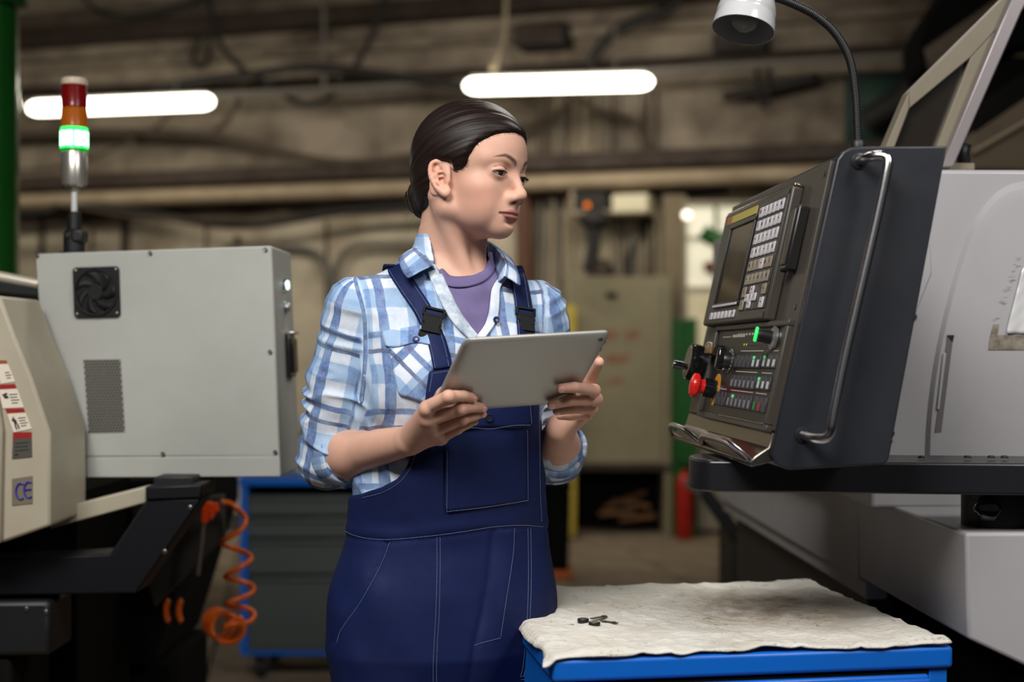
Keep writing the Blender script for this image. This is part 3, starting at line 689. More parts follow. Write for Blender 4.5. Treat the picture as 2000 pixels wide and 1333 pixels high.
# ------------------------------------------------------------ dark carrying arm under the box
aY = 2.72
arm = thing('carrying_arm', 'dark blue-black cranked steel arm carrying the grey control box', 'arm', (P(250, 0, aY).x, aY + .05, 0))
MB().prism([P(x, y, aY) for x, y in ((-300, 1098), (0, 1093), (214, 1083), (286, 976), (394, 974), (266, 1160), (-300, 1170))], (0, .10, 0)).build('cranked_beam', M_navyst, arm, bevel=.004)
MB().prism([P(x, y, aY - .006) for x, y in ((284, 951), (395, 946), (393, 974), (284, 978))], (0, .13, 0)).build('head_plate', M_navyst, arm, bevel=.004)
MB().prism([P(x, y, aY + .03) for x, y in ((300, 932), (378, 931), (380, 950), (298, 952))], (0, .08, 0)).build('swivel', M_black, arm, bevel=.003)
MB().prism([P(x, y, aY - .012) for x, y in ((-300, 1176), (98, 1174), (98, 1282), (-300, 1290))], (0, .14, 0)).build('motor_box', M_black, arm, bevel=.01)
MB().bx(P(-240, 0, aY).x, P(20, 0, aY).x, aY, aY + .24, 0, P(0, 1284, aY).z).build('pedestal', M_dark, arm, bevel=.01)
for x, y in ((372, 992), (322, 1078), (52, 1190), (90, 1196)):
    c = P(x, y, aY - .001 if y < 1150 else aY - .012); MB().lathe([(.005, 0), (.005, .003), (.003, .004), (.0001, .004)], c, (0, -1, 0), 6).build('bolt', M_screw, arm)
# ------------------------------------------------------------ dark machine bed behind, which carries the air gun
bed = thing('machine_bed', 'black lower bed of the left machine behind the cranked arm', 'machine', (P(260, 0, 3.45).x, 3.7, 0))
MB().prism([P(x, y, 3.45) for x, y in ((60, 950), (386, 932), (390, 1010), (300, 1300), (60, 1300))], (0, .5, 0)).build('casting', M_dark, bed, bevel=.01)
MB().prism([P(x, y, 3.40) for x, y in ((250, 985), (434, 968), (436, 1052), (300, 1190))], (0, .04, 0)).build('apron', mat('apron_grey', (44, 41, 37), .6), bed, bevel=.004)
MB().bx(P(60, 0, 3.5).x, P(330, 0, 3.5).x, 3.5, 3.95, 0, P(0, 1296, 3.5).z).build('foot', M_dark, bed, bevel=.01)
# ------------------------------------------------------------ air gun with spiral hose
gY = 3.30
M_or = mat('orange_nylon', (255, 78, 14), .35); M_orh = mat('orange_hose', (226, 100, 22), .35)
gun = thing('air_gun', 'orange air blow gun hanging from the machine with its spiral hose', 'air gun', (P(405, 0, gY).x, gY, P(0, 1120, gY).z))
G = lambda x, y, Y=gY: P(x, y, Y)
MB().prism([G(395, 983), G(412, 981), G(407, 1004), G(404, 1023), G(392, 1023)], (0, .020, 0)).build('body', M_or, gun, bevel=.0022)
MB().prism([G(407, 984), G(426, 983), G(426, 1000), G(407, 1004)], (0, .020, 0)).build('barrel', M_or, gun, bevel=.0022)
MB().prism([G(409, 1003), G(420, 1003), G(413, 1016), G(408, 1016)], (0, .012, 0)).build('trigger', M_or, gun, bevel=.002)
MB().tube([G(398, 1020, gY + .01), G(395, 1050, gY + .01), G(390, 1090, gY + .01), G(386, 1124, gY + .01)], .0055, 10).build('nozzle', mat('nozzle_metal', (150, 142, 132), .35, .6), gun)
MB().cyl(G(424, 987, gY + .01), G(434, 981, gY + .01), .008, n=14).build('connector', M_screw, gun)
MB().tube([G(400, 986, gY + .02), G(398, 976, gY + .06), G(400, 972, gY + .095)], .004, 8).build('hook', M_screw, gun)
hz_ = [(432, 981), (450, 984), (470, 1000), (480, 1016), (470, 1036), (440, 1054), (433, 1062), (445, 1068), (475, 1078), (491, 1092), (470, 1108), (445, 1122), (443, 1130), (470, 1136), (494, 1146), (490, 1160), (462, 1172), (446, 1178), (450, 1184), (480, 1188), (497, 1200), (486, 1216), (455, 1220), (436, 1228)]
pts = []
for i, (x, y) in enumerate(hz_): pts.append(P(x, y, gY + .01 + .035 * math.sin(i * PI / 3.0)))
for k in range(52):
    a = -PI * .3 + k * PI / 8; rr = 30 - k * .08
    pts.append(P(448 - k * .55 + rr * math.cos(a), 1230 + rr * .95 * math.sin(a) - k * .30, gY - .01 + k * .0022))
MB().tube([Vector(q) for q in catmull(pts, 4)], .0062, 8).build('spiral_hose', M_orh, gun, angle=180)
for x, s_ in ((331, 1), (356, 1)):
    ar = [P(x + 7 * math.cos(a), 1194 - 20 * math.sin(a), 3.33) for a in np.linspace(PI * .5, PI * 1.5, 10)]
    MB().tube(ar, .007, 8).build('hose_coil', M_orh, gun, angle=180)
# ============================================================ RIGHT: operator panel
pU = Vector((-.06, 1, 0)).normalized(); pV = Vector((pU.y, -pU.x, 0))
_t = math.radians(12.3)
pB = pV * math.sin(_t) + UP * math.cos(_t); pC = -pV * math.cos(_t) + UP * math.sin(_t)
pO = P(1508, 885, 1.95)
PAX = (pU, pB, pC)
def Q(a, b, c=0.0): return pO + pU * a + pB * b + pC * c
def pbox(a0, a1, b0, b1, c0, c1): return MB().box(Q((a0 + a1) / 2, (b0 + b1) / 2, (c0 + c1) / 2), (a1 - a0, b1 - b0, c1 - c0), PAX)
M_slate = mat('slate_enamel', (32, 34, 40), .42, bump=.10, bscale=420, bdist=.0004, dirt=(28, 30, 35), dscale=6, damt=.5)
M_face = mat('panel_face', (66, 60, 54), .45, bump=.05, bscale=500)
M_unit = mat('unit_plastic', (64, 59, 53), .42, bump=.05, bscale=500)
M_blk = mat('panel_black', (30, 29, 29), .35)
M_key = mat('key_pale', (196, 192, 196), .45); M_keyd = mat('key_tan', (140, 128, 112), .45)
M_ink = mat('key_ink', (52, 48, 50), .6); M_prt = mat('panel_print', (186, 180, 170), .6)
M_scrn = mat('dark_screen', (46, 40, 26), .16, coat=.4, dirt=(70, 60, 40), dscale=9, damt=.35)
M_shiny = mat('polished_steel', (150, 143, 131), .26, 1.0, bump=.05, bscale=300)
nY = 1.95
def N(x, y, Y=nY): return P(x, y, Y)
panel = thing('operator_console', 'dark slate machine control panel with screen, keypad and red stop button', 'control console', tuple(Q(.32, 0) + pV * .12))
# pressed housing: side profile swept along the panel's length
prof = [(1692, 289), (1845, 288), (1727, 905), (1534, 916), (1512, 905), (1510, 880), (1634, 318), (1650, 298)]
LEN = .645
MB().prism([N(x, y) for x, y in prof], pU * LEN).build('housing', M_slate, panel, bevel=.004)
side = [(1698, 287), (1848, 286), (1735, 896), (1728, 907), (1540, 918), (1516, 910), (1505, 888), (1634, 312), (1646, 296), (1664, 289)]
sp_ = MB().prism([N(x, y) + pU * -.004 for x, y in side], pU * .012).build('side_panel', M_slate, panel, bevel=.0025, seg=3)
# face plate
pbox(.010, LEN - .004, .030, .412, -.004, .003).build('face_plate', M_face, panel, bevel=.0012)
for a, b in ((.028, .395), (.030, .205), (.62, .395)):
    MB().lathe([(.004, 0), (.0042, .001), (.003, .002), (.0001, .002)], Q(a, b, .003), pC, 10).build('screw', M_screw, panel)
# brushed kick strip and chrome handles at the lower edge
MB().prism([Q(.64, .028, .002), Q(.64, .006, .004), Q(.64, -.010, .020), Q(.64, -.020, .026), Q(.64, -.025, .022), Q(.64, -.012, -.006)], pU * -.632).build('lower_lip', M_shiny, panel, bevel=.0012)
def bar(pts, r, nm, m=None): return MB().tube([Vector(q) for q in catmull(pts, 6)], r, 14).build(nm, m or M_chr, panel, angle=180)
bar([Q(.637, -.018, .024), Q(.615, -.006, .034), Q(.58, .001, .038), Q(.48, .000, .038), Q(.43, -.006, .030), Q(.395, -.016, .018)], .0046, 'front_handle')
bar([Q(.365, -.018, .020), Q(.33, -.008, .032), Q(.28, -.001, .037), Q(.13, -.001, .037), Q(.07, -.008, .031), Q(.030, -.02, .016)], .0055, 'front_handle')
# display unit
un = pbox(.128, .592, .186, .388, .0025, .021).build('display_unit', M_unit, panel, bevel=.004, seg=3)
pbox(.128, .592, .386, .392, .004, .019).build('top_edge', M_shiny, un, bevel=.002)
pbox(.584, .598, .205, .262, .004, .018).build('side_lug', M_unit, un, bevel=.003)
for a in (.137,):
    for b in (.194, .380): MB().lathe([(.0036, 0), (.004, .001), (.0028, .002), (.0001, .002)], Q(a, b, .021), pC, 10).build('screw', M_screw, un)
# screen with recessed bezel
sa0, sa1, sb0, sb1 = .330, .508, .222, .354
bz = MB()
for q in ((sa0 - .008, sa1 + .008, sb1, sb1 + .008), (sa0 - .008, sa1 + .008, sb0 - .008, sb0), (sa0 - .008, sa0, sb0, sb1), (sa1, sa1 + .008, sb0, sb1)):
    bz.box(Q((q[0] + q[1]) / 2, (q[2] + q[3]) / 2, .0225), (q[1] - q[0], q[3] - q[2], .004), PAX)
bz.build('bezel', M_blk, un, bevel=.001)
pbox(sa0, sa1, sb0, sb1, .0205, .0215).build('screen', M_scrn, un)
pbox(sa0 - .004, sa1 + .004, sb0 - .0075, sb0 - .0035, .0240, .0262).build('screen_edge', M_key, un, bevel=.0005)
# yellow name plate with its red end
npl = pbox(.335, .565, .3655, .379, .0208, .0222).build('name_plate', mat('plate_yellow', (186, 168, 82), .45), un)
pbox(.52, .563, .3665, .378, .0220, .0226).build('red_end', mat('plate_red', (164, 98, 52), .45), npl)
# keypad
pbox(.1365, .309, .203, .376, .0205, .0222).build('keypad_plate', M_blk, un, bevel=.0008)
kw, kh = .0215, .0185
kp0 = None
def key(a, b, m, par, w_=.0200, h_=.0170, c=.0220, mark=True):
    o = pbox(a - w_ / 2, a + w_ / 2, b - h_ / 2, b + h_ / 2, c, c + .003).build('key', m, par, bevel=.0009, seg=1)
    if mark:
        k = random.choice(((.3, .12), (.12, .4), (.34, .3)))
        pbox(a - w_ * k[0] / 2, a + w_ * k[0] / 2, b - h_ * k[1] / 2 + .001, b + h_ * k[1] / 2 + .001, c + .0028, c + .0032).build('key_mark', M_ink, o, smooth=False)
    return o
for r in range(6):
    for k in range(6):
        key(.157 + k * .0262, .3615 - r * .0218, M_key if r < 4 or (r == 4 and k == 2) else M_keyd, un)
for a, b, m in ((.157, .2325, M_keyd), (.157, .212, M_key), (.288, .2325, M_keyd), (.288, .212, M_keyd), (.235, .2345, M_key), (.262, .2225, M_key), (.212, .2225, M_key), (.240, .2115, M_key), (.237, .2225, M_key)):
    key(a, b, m, un, w_=.022, h_=.0165 if m is M_keyd or a < .2 else .0125)
for k in range(7): key(.344 + k * .0298, .2005, M_key, un, w_=.0165, h_=.0125, c=.0208, mark=k in (0, 6))
# memory-card cover on the face right of the display
cv = pbox(.066, .098, .258, .352, .003, .020).build('card_cover', M_blk, panel, bevel=.003)
pbox(.071, .094, .264, .346, .0195, .0235).build('cover_lid', M_face, cv, bevel=.002)
MB().lathe([(.006, 0), (.006, .008), (.004, .010), (.0001, .010)], Q(.100, .262, .010), pC, 14).build('cover_latch', M_blk, cv)
# lower operator board with raised frame
fm = MB()
a0, a1, b0, b1 = .018, .516, .026, .186
for q in ((a0, a1, b1 - .009, b1), (a0, a1, b0, b0 + .010), (a0, a0 + .016, b0 + .010, b1 - .009), (a1 - .012, a1, b0 + .010, b1 - .009)):
    fm.box(Q((q[0] + q[1]) / 2, (q[2] + q[3]) / 2, .0065), (q[1] - q[0], q[3] - q[2], .011), PAX)
fr_ = fm.build('board_frame', M_unit, panel, bevel=.0018)
pbox(a0 + .02, a1 - .18, b0 + .0085, b0 + .0115, .0115, .0130).build('frame_shine', M_shiny, fr_, bevel=.0005)
brd = pbox(a0 + .015, a1 - .011, b0 + .009, b1 - .008, .003, .0065).build('board', M_blk, panel)
cB = .0064
def bkey(a, b, m, led=None, led_c=None, w_=.0215, h_=.0205):
    o = pbox(a - w_ / 2, a + w_ / 2, b - h_ / 2, b + h_ / 2, cB, cB + .0035).build('board_key', M_keyb, brd, bevel=.0009, seg=1)
    pbox(a - w_ * .30, a + w_ * .30, b - h_ * .36, b + h_ * .14, cB + .0033, cB + .0038).build('key_print', m, o, smooth=False)
    if led: pbox(a - w_ * .3, a + w_ * .3, b + h_ * .18, b + h_ * .40, cB + .0033, cB + .0040).build('key_led', led, o, smooth=False)
    return o
M_keyb = mat('key_charcoal', (56, 56, 62), .4)
M_kgrey = mat('print_grey', (120, 120, 122), .6); M_kdim = mat('print_dim', (74, 72, 72), .6); M_kwht = mat('print_white', (192, 198, 190), .6)
M_led = mat('led_green', (90, 240, 140), .3, emit=(90, 255, 140), estr=.22)
M_kgreen = mat('key_green', (36, 128, 52), .45); M_kred = mat('key_red', (160, 36, 34), .45)
for k in range(9):
    a = .060 + k * .0300 + (.006 if k > 2 else 0)
    bkey(a, .126 - .001 * (k > 2), M_kwht if k in (0, 1, 2, 3, 4) else M_kdim, M_led if k in (2, 4) else None)
for k in range(9):
    a = .068 + k * .0288 + (.006 if k > 2 else 0)
    bkey(a, .0935 - .001 * (k > 2), M_kwht if k < 3 else M_kgrey, M_led if k == 2 else None)
for k in range(12):
    a = .066 + k * .0288 + (.007 if k > 2 else 0) + (.008 if k > 8 else 0)
    o = bkey(a, .0625, M_kgreen if k == 2 else M_kred if k == 1 else M_kdim if k in (0, 9, 10, 11) else M_kgrey, M_led if k == 7 else None, h_=.0225)
pr_ = MB()
for a0_, a1_, b_ in ((.06, .125, .142), (.15, .30, .142), (.07, .13, .109), (.16, .305, .109), (.075, .14, .0785), (.16, .31, .0785), (.345, .40, .0785), (.40, .46, .166)):
    pr_.box(Q((a0_ + a1_) / 2, b_, .0067), (a1_ - a0_, .0013, .0005), PAX)
for k in range(12): pr_.box(Q(.12 + k * .0205, .169, .0067), (.010, .0036, .0005), PAX)
for k in range(8): pr_.box(Q(.30 + k * .0115, .167, .0067), (.0075, .0044, .0005), PAX)
for k in range(7): pr_.box(Q(.405 + k * .0075, .112, .0067), (.005, .0032, .0005), PAX)
tag(pr_.build('printing', M_prt, brd, smooth=False), kind='stuff')
for k in range(8):
    MB().lathe([(.002, 0), (.002, .0008), (.0001, .001)], Q(.286 - k * .016, .152, .0065), pC, 8).build('pilot_led', mat('led_yellow', (210, 190, 60), .4, emit=(220, 190, 50), estr=.1) if k < 2 else M_kdim, brd)
# key-operated green switch
sw = MB().lathe([(.0165, 0), (.018, .001), (.018, .005), (.014, .007)], Q(.092, .160, .0065), pC, 26).build('switch_ring', mat('ring_silver', (186, 182, 178), .3, .8), brd)
MB().lathe([(.0105, 0), (.0095, .022), (.0085, .026)], Q(.092, .160, .008), pC, 22).build('switch_barrel', M_blk, sw)
pbox(.0885, .0965, .149, .171, .0335, .0375).build('lit_lever', mat('green_lever', (40, 220, 90), .3, emit=(50, 255, 110), estr=.9), sw, bevel=.003)
# rotary override knob
kn_ = MB().lathe([(.0205, 0), (.0205, .0015), (.017, .002)], Q(.362, .125, .0065), pC, 32).build('knob_dial', mat('dial_grey', (64, 62, 62), .35), brd)
for k in range(14):
    aa = PI * .25 + k * PI * 1.5 / 13
    MB().box(Q(.362 + .0186 * math.sin(aa), .125 - .0186 * math.cos(aa), .0085), (.0014, .0014, .0008), PAX).build('dial_mark', M_prt, kn_, smooth=False)
MB().lathe([(.0135, 0), (.013, .010), (.012, .012)], Q(.362, .125, .008), pC, 24).build('knob_base', M_blk, kn_)
MB().prism([Q(.362 + x, .125 + y, .017) for x, y in ((-.0065, -.017), (.0065, -.017), (.0085, .0), (.006, .017), (-.006, .017), (-.0085, 0))], pC * .013).build('knob_grip', mat('gloss_black', (18, 18, 19), .15, coat=.6), kn_, bevel=.003)
# two square selector buttons
for a, m in ((.455, mat('amber_cap', (122, 92, 54), .3)), (.480, mat('tan_cap', (112, 88, 56), .3))):
    o = pbox(a - .011, a + .011, .132, .152, .0065, .022).build('square_button', M_blk, brd, bevel=.0015)
    pbox(a - .0095, a + .0095, .1335, .1505, .0215, .0275).build('button_cap', m, o, bevel=.0015)
# hand wheel with crank and graduated ring
hw = MB().lathe([(.040, 0), (.041, .002), (.041, .008), (.037, .010)], Q(.548, .116, .003), pC, 48).build('wheel_scale', M_blk, panel)
for k in range(50):
    aa = 2 * PI * k / 50; e = Q(0, 0, 0) * 0
    MB().box(Q(.548 + .0412 * math.cos(aa), .116 + .0412 * math.sin(aa), .009), (.0012, .0012, .007), PAX).build('scale_mark', M_prt, hw, smooth=False)
MB().lathe([(.030, 0), (.031, .002), (.033, .014), (.033, .026), (.031, .028), (.006, .029), (.0001, .029)], Q(.548, .116, .012), pC, 48).build('hand_wheel', mat('gloss_black', (18, 18, 19), .15, coat=.6), hw)
MB().lathe([(.0285, 0), (.0285, .0012), (.0001, .0012)], Q(.548, .116, .0408), pC, 40).build('wheel_disc', mat('wheel_disc', (118, 108, 96), .35, .4), hw)
MB().lathe([(.005, 0), (.005, .006), (.0075, .008), (.0072, .023), (.006, .026), (.0001, .026)], Q(.532, .106, .042), pC, 18).build('crank_knob', mat('gloss_black', (18, 18, 19), .15, coat=.6), hw)
# emergency stop
es = MB().lathe([(.027, 0), (.027, .0012), (.018, .0014)], Q(.426, .076, .0066), pC, 40).build('stop_ring', mat('ring_yellow', (206, 140, 40), .45), brd)
MB().lathe([(.0160, 0), (.0160, .019), (.0145, .020)], Q(.426, .076, .008), pC, 28).build('stop_barrel', mat('gloss_black', (18, 18, 19), .15, coat=.6), es)
M_stop = mat('stop_red', (214, 28, 26), .3, coat=.3)
MB().lathe([(.012, 0), (.012, .009), (.0182, .0105), (.0195, .014), (.0192, .018), (.017, .0215), (.010, .0235), (.0001, .024)], Q(.426, .076, .0275), pC, 40).build('stop_cap', M_stop, es)
rb = MB()
for k in range(36):
    aa = 2 * PI * k / 36; rb.box(Q(.426 + .0194 * math.cos(aa), .076 + .0194 * math.sin(aa), .0435), (.0014, .0014, .007), PAX)
tag(rb.build('stop_knurl', M_stop, es, smooth=False), kind='stuff')
# long chrome grab rail on the end plate
H = lambda x, y, d: N(x, y) - pU * d
MB().tube([Vector(q) for q in catmull([H(1676, 316, .002), H(1680, 314, .020), H(1690, 312, .034), H(1706, 313, .042), H(1713, 322, .046), H(1709, 350, .048), H(1690, 440, .048), H(1660, 570, .048), H(1630, 700, .048), H(1608, 810, .048), H(1604, 840, .046), H(1596, 852, .042), H(1582, 854, .032), H(1572, 852, .018), H(1566, 850, .002)], 5)], .0066, 16).build('grab_rail', M_chr, panel, angle=180)
for x, y in ((1676, 316), (1566, 850)): MB().lathe([(.011, 0), (.011, .003), (.008, .004)], H(x, y, .003), -pU, 18).build('rail_foot', M_blk, panel)
# ------------------------------------------------------------ gooseneck lamp on the panel
lY = 2.20; M_neck = mat('neck_black', (12, 12, 13), .5)
gl = thing('gooseneck_lamp', 'white dome work lamp on a black gooseneck above the control panel', 'lamp', tuple(P(1675, 286, lY)))
neck = catmull([P(1676, 288, lY), P(1674, 240, lY), P(1671, 185, lY), P(1660, 118, lY), P(1632, 66, lY), P(1592, 30, lY), P(1545, 6, lY), P(1512, -6, lY), P(1490, -14, lY)], 14)
L_ = [0]
for i in range(1, len(neck)): L_.append(L_[-1] + float(np.linalg.norm(neck[i] - neck[i - 1])))
MB().tube([Vector(q) for q in neck], .0064, 10).build('gooseneck', M_neck, gl, angle=180)
cb_ = MB(); s = 0
while s < L_[-1]:
    i = min(len(neck) - 2, max(0, int(np.searchsorted(L_, s)) - 1)); f_ = (s - L_[i]) / max(1e-9, L_[i + 1] - L_[i])
    p = neck[i] + (neck[i + 1] - neck[i]) * f_; cb_.lathe([(.0060, -.0010), (.0073, 0), (.0060, .0010)], p, Vector(neck[i + 1] - neck[i]), 10, cap=False); s += .0030
tag(cb_.build('neck_rings', M_neck, gl, angle=180), kind='stuff')
MB().lathe([(.012, 0), (.012, .008), (.009, .012)], P(1676, 289, lY), (0, 0, 1), 18).build('neck_socket', M_black, gl)
apex = P(1467, -22, lY); mouth = P(1455, 46, lY - .02)
ax_ = Vector((-.22, -.24, -1)).normalized()
hL = .068
sh_prof = [(.012, -.006), (.016, .0), (.030, .004), (.0395, .014), (.0440, .028), (.0458, .041), (.0446, .0435), (.0460, .046), (.0475, .057), (.0484, hL)]
sh = MB().lathe(sh_prof + [(.0470, hL + .0005), (.0452, .054), (.0425, .036), (.036, .018), (.020, .008), (.001, .006)], apex + ax_ * .003, ax_, 48, cap=False)
sh.build('shade', mat('lamp_white', (188, 188, 190), .2, coat=.4), gl, angle=60)
MB().lathe([(.001, -.024), (.013, -.022), (.014, -.004), (.010, 0)], apex + ax_ * .003, ax_, 24, cap=False).build('cap', M_black, gl)
MB().lathe([(.008, .008), (.009, .016), (.019, .034), (.0225, .048), (.019, .060), (.010, .0675), (.0005, .069)], apex + ax_ * .003, ax_, 28, cap=False).build('bulb', mat('frosted_bulb', (150, 150, 146), .35), gl, angle=180)
# ------------------------------------------------------------ swing arm and knuckle
aY2 = 2.12
sa = thing('swing_arm', 'black flat swing arm passing under the control panel to a pivot knob', 'arm', tuple(P(1700, 960, aY2)))
za, zb = P(0, 900, aY2).z, P(0, 962, aY2).z
pts = []
for i in range(9):
    a = PI / 2 + PI * i / 8; pts.append(Vector((P(1392, 0, aY2).x + .055 * math.cos(a) * .45, aY2 + .075 + .075 * math.sin(a), zb)))
xr = 1.06
pts = [Vector((P(1392, 0, aY2).x, aY2 + .15, zb))] + pts[1:-1] + [Vector((P(1392, 0, aY2).x, aY2, zb)), Vector((xr, aY2 - .02, zb - .006)), Vector((xr, aY2 + .15, zb - .006))]
MB().prism(pts, UP * (za - zb)).build('beam', mat('satin_black', (25, 25, 29), .35, bump=.05, bscale=300), sa, bevel=.004, seg=3)
for x, y in ((1890, 889), (1962, 888), (1936, 893), (1800, 890)):
    c = P(x, 0, aY2 + .05); c.z = za; MB().lathe([(.006, 0), (.006, .002), (.004, .004), (.0001, .004)], c, UP, 12).build('bolt', M_screw, sa)
kY = 2.24; kz0 = 1.0; kx = P(1948, 0, kY).x
MB().cyl((kx, kY, kz0), (kx, kY, zb), .055, n=36).build('pivot', M_black, sa)
MB().lathe([(.014, 0), (.021, .004), (.023, .010), (.021, .018), (.014, .022)], (kx - .03, kY - .045, kz0 + .030), (-.35, -1, 0), 6).build('clamp_knob', mat('gloss_black', (18, 18, 19), .15, coat=.6), sa, bevel=.003)
for x in (1410, 1470): 
    c = P(x, 0, aY2 + .06); c.z = zb; MB().lathe([(.005, -.004), (.006, 0)], c, UP, 8).build('bolt', M_screw, sa)
# ============================================================ RIGHT: big machine
mU = Vector((-.0288, 1, 0)).normalized(); mV = Vector((mU.y, -mU.x, 0))
M_mw = mat('machine_white', (166, 164, 167), .38, dirt=(146, 141, 138), dscale=3, damt=.4, bump=.10, bscale=420, bdist=.0006)
M_mb = mat('machine_beige', (122, 113, 95), .5, dirt=(98, 89, 73), dscale=3, damt=.5)
K = P(1885, 1041, 2.14)                       # near corner of the bed ledge
mach = thing('lathe_machine', 'big light grey machine bed and enclosure at the right behind the control panel', 'machine', (K.x + .6, K.y + 1.1, 0))
def Mx(u_, v_, z): return Vector((K.x, K.y, 0)) + mU * u_ + mV * v_ + UP * z
def mbox(u0, u1, v0, v1, z0, z1): return MB().box(Mx((u0 + u1) / 2, (v0 + v1) / 2, (z0 + z1) / 2), (u1 - u0, v1 - v0, z1 - z0), (mU, mV, UP))
zt_, zb_ = K.z, P(1892, 1249, 2.14).z
MB().prism([Mx(0, 0, zt_), Mx(0, .9, zt_), Mx(0, .9, zb_ - .07), Mx(0, .12, zb_ - .055), Mx(0, .004, zb_)], mU * .60).build('bed_casting', M_mw, mach, bevel=.006, seg=3)
mbox(.603, 2.15, .004, .9, zb_ - .01, zt_ - .002).build('bed_casting', M_mw, mach, bevel=.005)
mbox(.603, 2.15, .018, .06, zb_ - .045, zb_ - .010).build('drip_rail', M_mw, mach, bevel=.003)
mbox(.12, 2.1, .10, .9, .02, zb_ - .075).build('base', M_dark, mach, bevel=.01)
mbox(.7, 2.1, .05, .1, .06, zb_ - .05).build('apron', mat('apron_grey', (44, 41, 37), .6), mach, bevel=.005)
mbox(.0, .02, .30, .34, 0, .05)
# enclosure: end wall with a bulged arc-topped cover, window and warning plate
eY = .36
def Ex(x, y, off=0.0):
    n = -mU; return plane_hit(x, y, Mx(eY, 0, 0) + n * off, n)
zE0, zE1 = zt_, Ex(1900, 331).z
xl = Ex(1700, 600); vL = (xl - Mx(eY, 0, xl.z)).dot(mV)
mbox(eY, 2.0, vL, .95, zE0 - .004, zE1).build('enclosure', M_mw, mach, bevel=.008, seg=3)
def sheet(name, px, off, th_, m, **kw):
    return MB().prism([Ex(x, y, off) for x, y in px], -mU * -th_ * -1).build(name, m, mach, **kw)
arc = [(1806, 900), (1810, 820), (1822, 720), (1840, 630), (1866, 530), (1898, 440), (1930, 392), (1958, 368), (2000, 354), (2140, 336), (2140, 900)]
cvm = MB(); rings_ = [(0.0, .0, 1.0), (.004, .012, .985), (.010, .02, .96), (.012, .022, .90)]
cx_, cy__ = 2060, 700
vs = []; npt = 0
ap = [tuple(q[:2]) for q in catmull([(x, y, 0) for x, y in arc[:10]], 4)] + [(2140, 900)]
for dep, _q, sc_ in rings_:
    for x, y in ap: vs.append(Ex(cx_ + (x - cx_) * sc_, cy__ + (y - cy__) * (1 if y > 895 else sc_), dep + .0005))
npt = len(ap)
fs = [(j * npt + i, j * npt + (i + 1) % npt, (j + 1) * npt + (i + 1) % npt, (j + 1) * npt + i) for j in range(len(rings_) - 1) for i in range(npt)]
fs.append(tuple(range((len(rings_) - 1) * npt, len(rings_) * npt)))
link_mesh('arched_cover', vs, fs, M_mw, mach, angle=28)
# slot with handle hook; its recess shade is a flat grey plate
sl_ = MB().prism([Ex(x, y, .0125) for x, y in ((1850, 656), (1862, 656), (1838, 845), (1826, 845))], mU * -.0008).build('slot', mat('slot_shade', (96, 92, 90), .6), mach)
MB().prism([Ex(x, y, .0128) for x, y in ((1849, 655), (1863, 655), (1860, 668))], mU * -.002).build('slot_corner', M_black, mach)
MB().prism([Ex(x, y, .0130) for x, y in ((1842, 690), (1848, 690), (1834, 800), (1829, 800))], mU * -.003).build('pull_strip', M_mw, mach, bevel=.001)
# service hatch outline with screws at the left
hatch = MB().prism([Ex(x, y, .0006) for x, y in ((1700, 450), (1815, 472), (1818, 533), (1790, 604), (1758, 740), (1746, 862), (1700, 862))], mU * -.002).build('service_hatch', M_mw, mach, bevel=.0006)
for x, y in ((1785, 619), (1741, 847)):
    MB().lathe([(.0055, 0), (.0055, .002), (.004, .004), (.0001, .0042)], Ex(x, y, .002), -mU, 14).build('screw', M_screw, hatch)
# clear window film and gritty tape at the right edge
tp_ = MB().prism([Ex(x, y, .0132) for x, y in ((1951, 634), (1948, 655), (1996, 655), (2080, 655), (2080, 684), (1930, 684), (1933, 660), (1940, 634))], mU * -.0006).build('tape_strip', mat('dirty_tape', (104, 94, 82), .6, dirt=(150, 142, 128), dscale=70, damt=.9), mach)
gv_ = []
for i in range(13):
    for j in range(11):
        x = 1961 + i * 9 + (664 - (520 + j * 13)) * .26; y = 520 + j * 13.2
        gv_.append(Ex(x, y, .0150 + .0035 * math.sin(i * 1.7 + j) * math.sin(j * 1.1 + i * .4)))
fs = [(i * 11 + j, i * 11 + j + 1, (i + 1) * 11 + j + 1, (i + 1) * 11 + j) for i in range(12) for j in range(10)]
link_mesh('film_window', gv_, fs, mat('plastic_film', (206, 206, 206), .15, coat=.6), mach, angle=180, solid=.0008, subd=1)
sc_ = MB()
for i in range(34):
    t_ = random.random(); x = 1942 + 46 * t_ + random.uniform(-6, 4); y = 632 - 125 * t_ + random.uniform(-8, 8)
    a = Ex(x, y, .0128); b = Ex(x + random.uniform(4, 11), y - random.uniform(-2, 4), .0128); sc_.tube([a, a.lerp(b, .5), b], .00022, 3)
tag(sc_.build('scratches', M_kgrey, mach), kind='stuff')
# ------------------------------------------------------------ raised hatch cover above the enclosure
hY = 2.62
hc = thing('hatch_cover', 'raised beige hatch cover with a dark window standing above the machine', 'hatch', tuple(P(1850, 330, hY)))
T = lambda x, y, Y=hY: P(x, y, Y)
outer = [(1722, 300), (1776, 178), (1962, -4), (2034, -90), (1998, -10), (1832, 325)]
inner = [(1742, 300), (1776, 212), (1896, 112), (1826, 300)]
def quadp(nm, pts, th_, m, Y=hY): return MB().prism([T(x, y, Y) for x, y in pts], (0, th_, 0)).build(nm, m, hc, bevel=.002)
quadp('frame_left', [(1716, 318), (1776, 178), (1776, 212), (1736, 318)], .05, M_mb)
quadp('frame_top', [(1776, 178), (1990, -34), (1953, 50), (1896, 112), (1776, 212)], .05, M_mb)
quadp('frame_right', [(1896, 112), (1953, 50), (1838, 318), (1816, 318)], .05, M_mb)
MB().prism([T(x, y, hY + .02) for x, y in ((1736, 318), (1776, 212), (1896, 112), (1816, 318))], (0, .008, 0)).build('window', mat('smoked_window', (34, 29, 24), .18, coat=.3), hc)
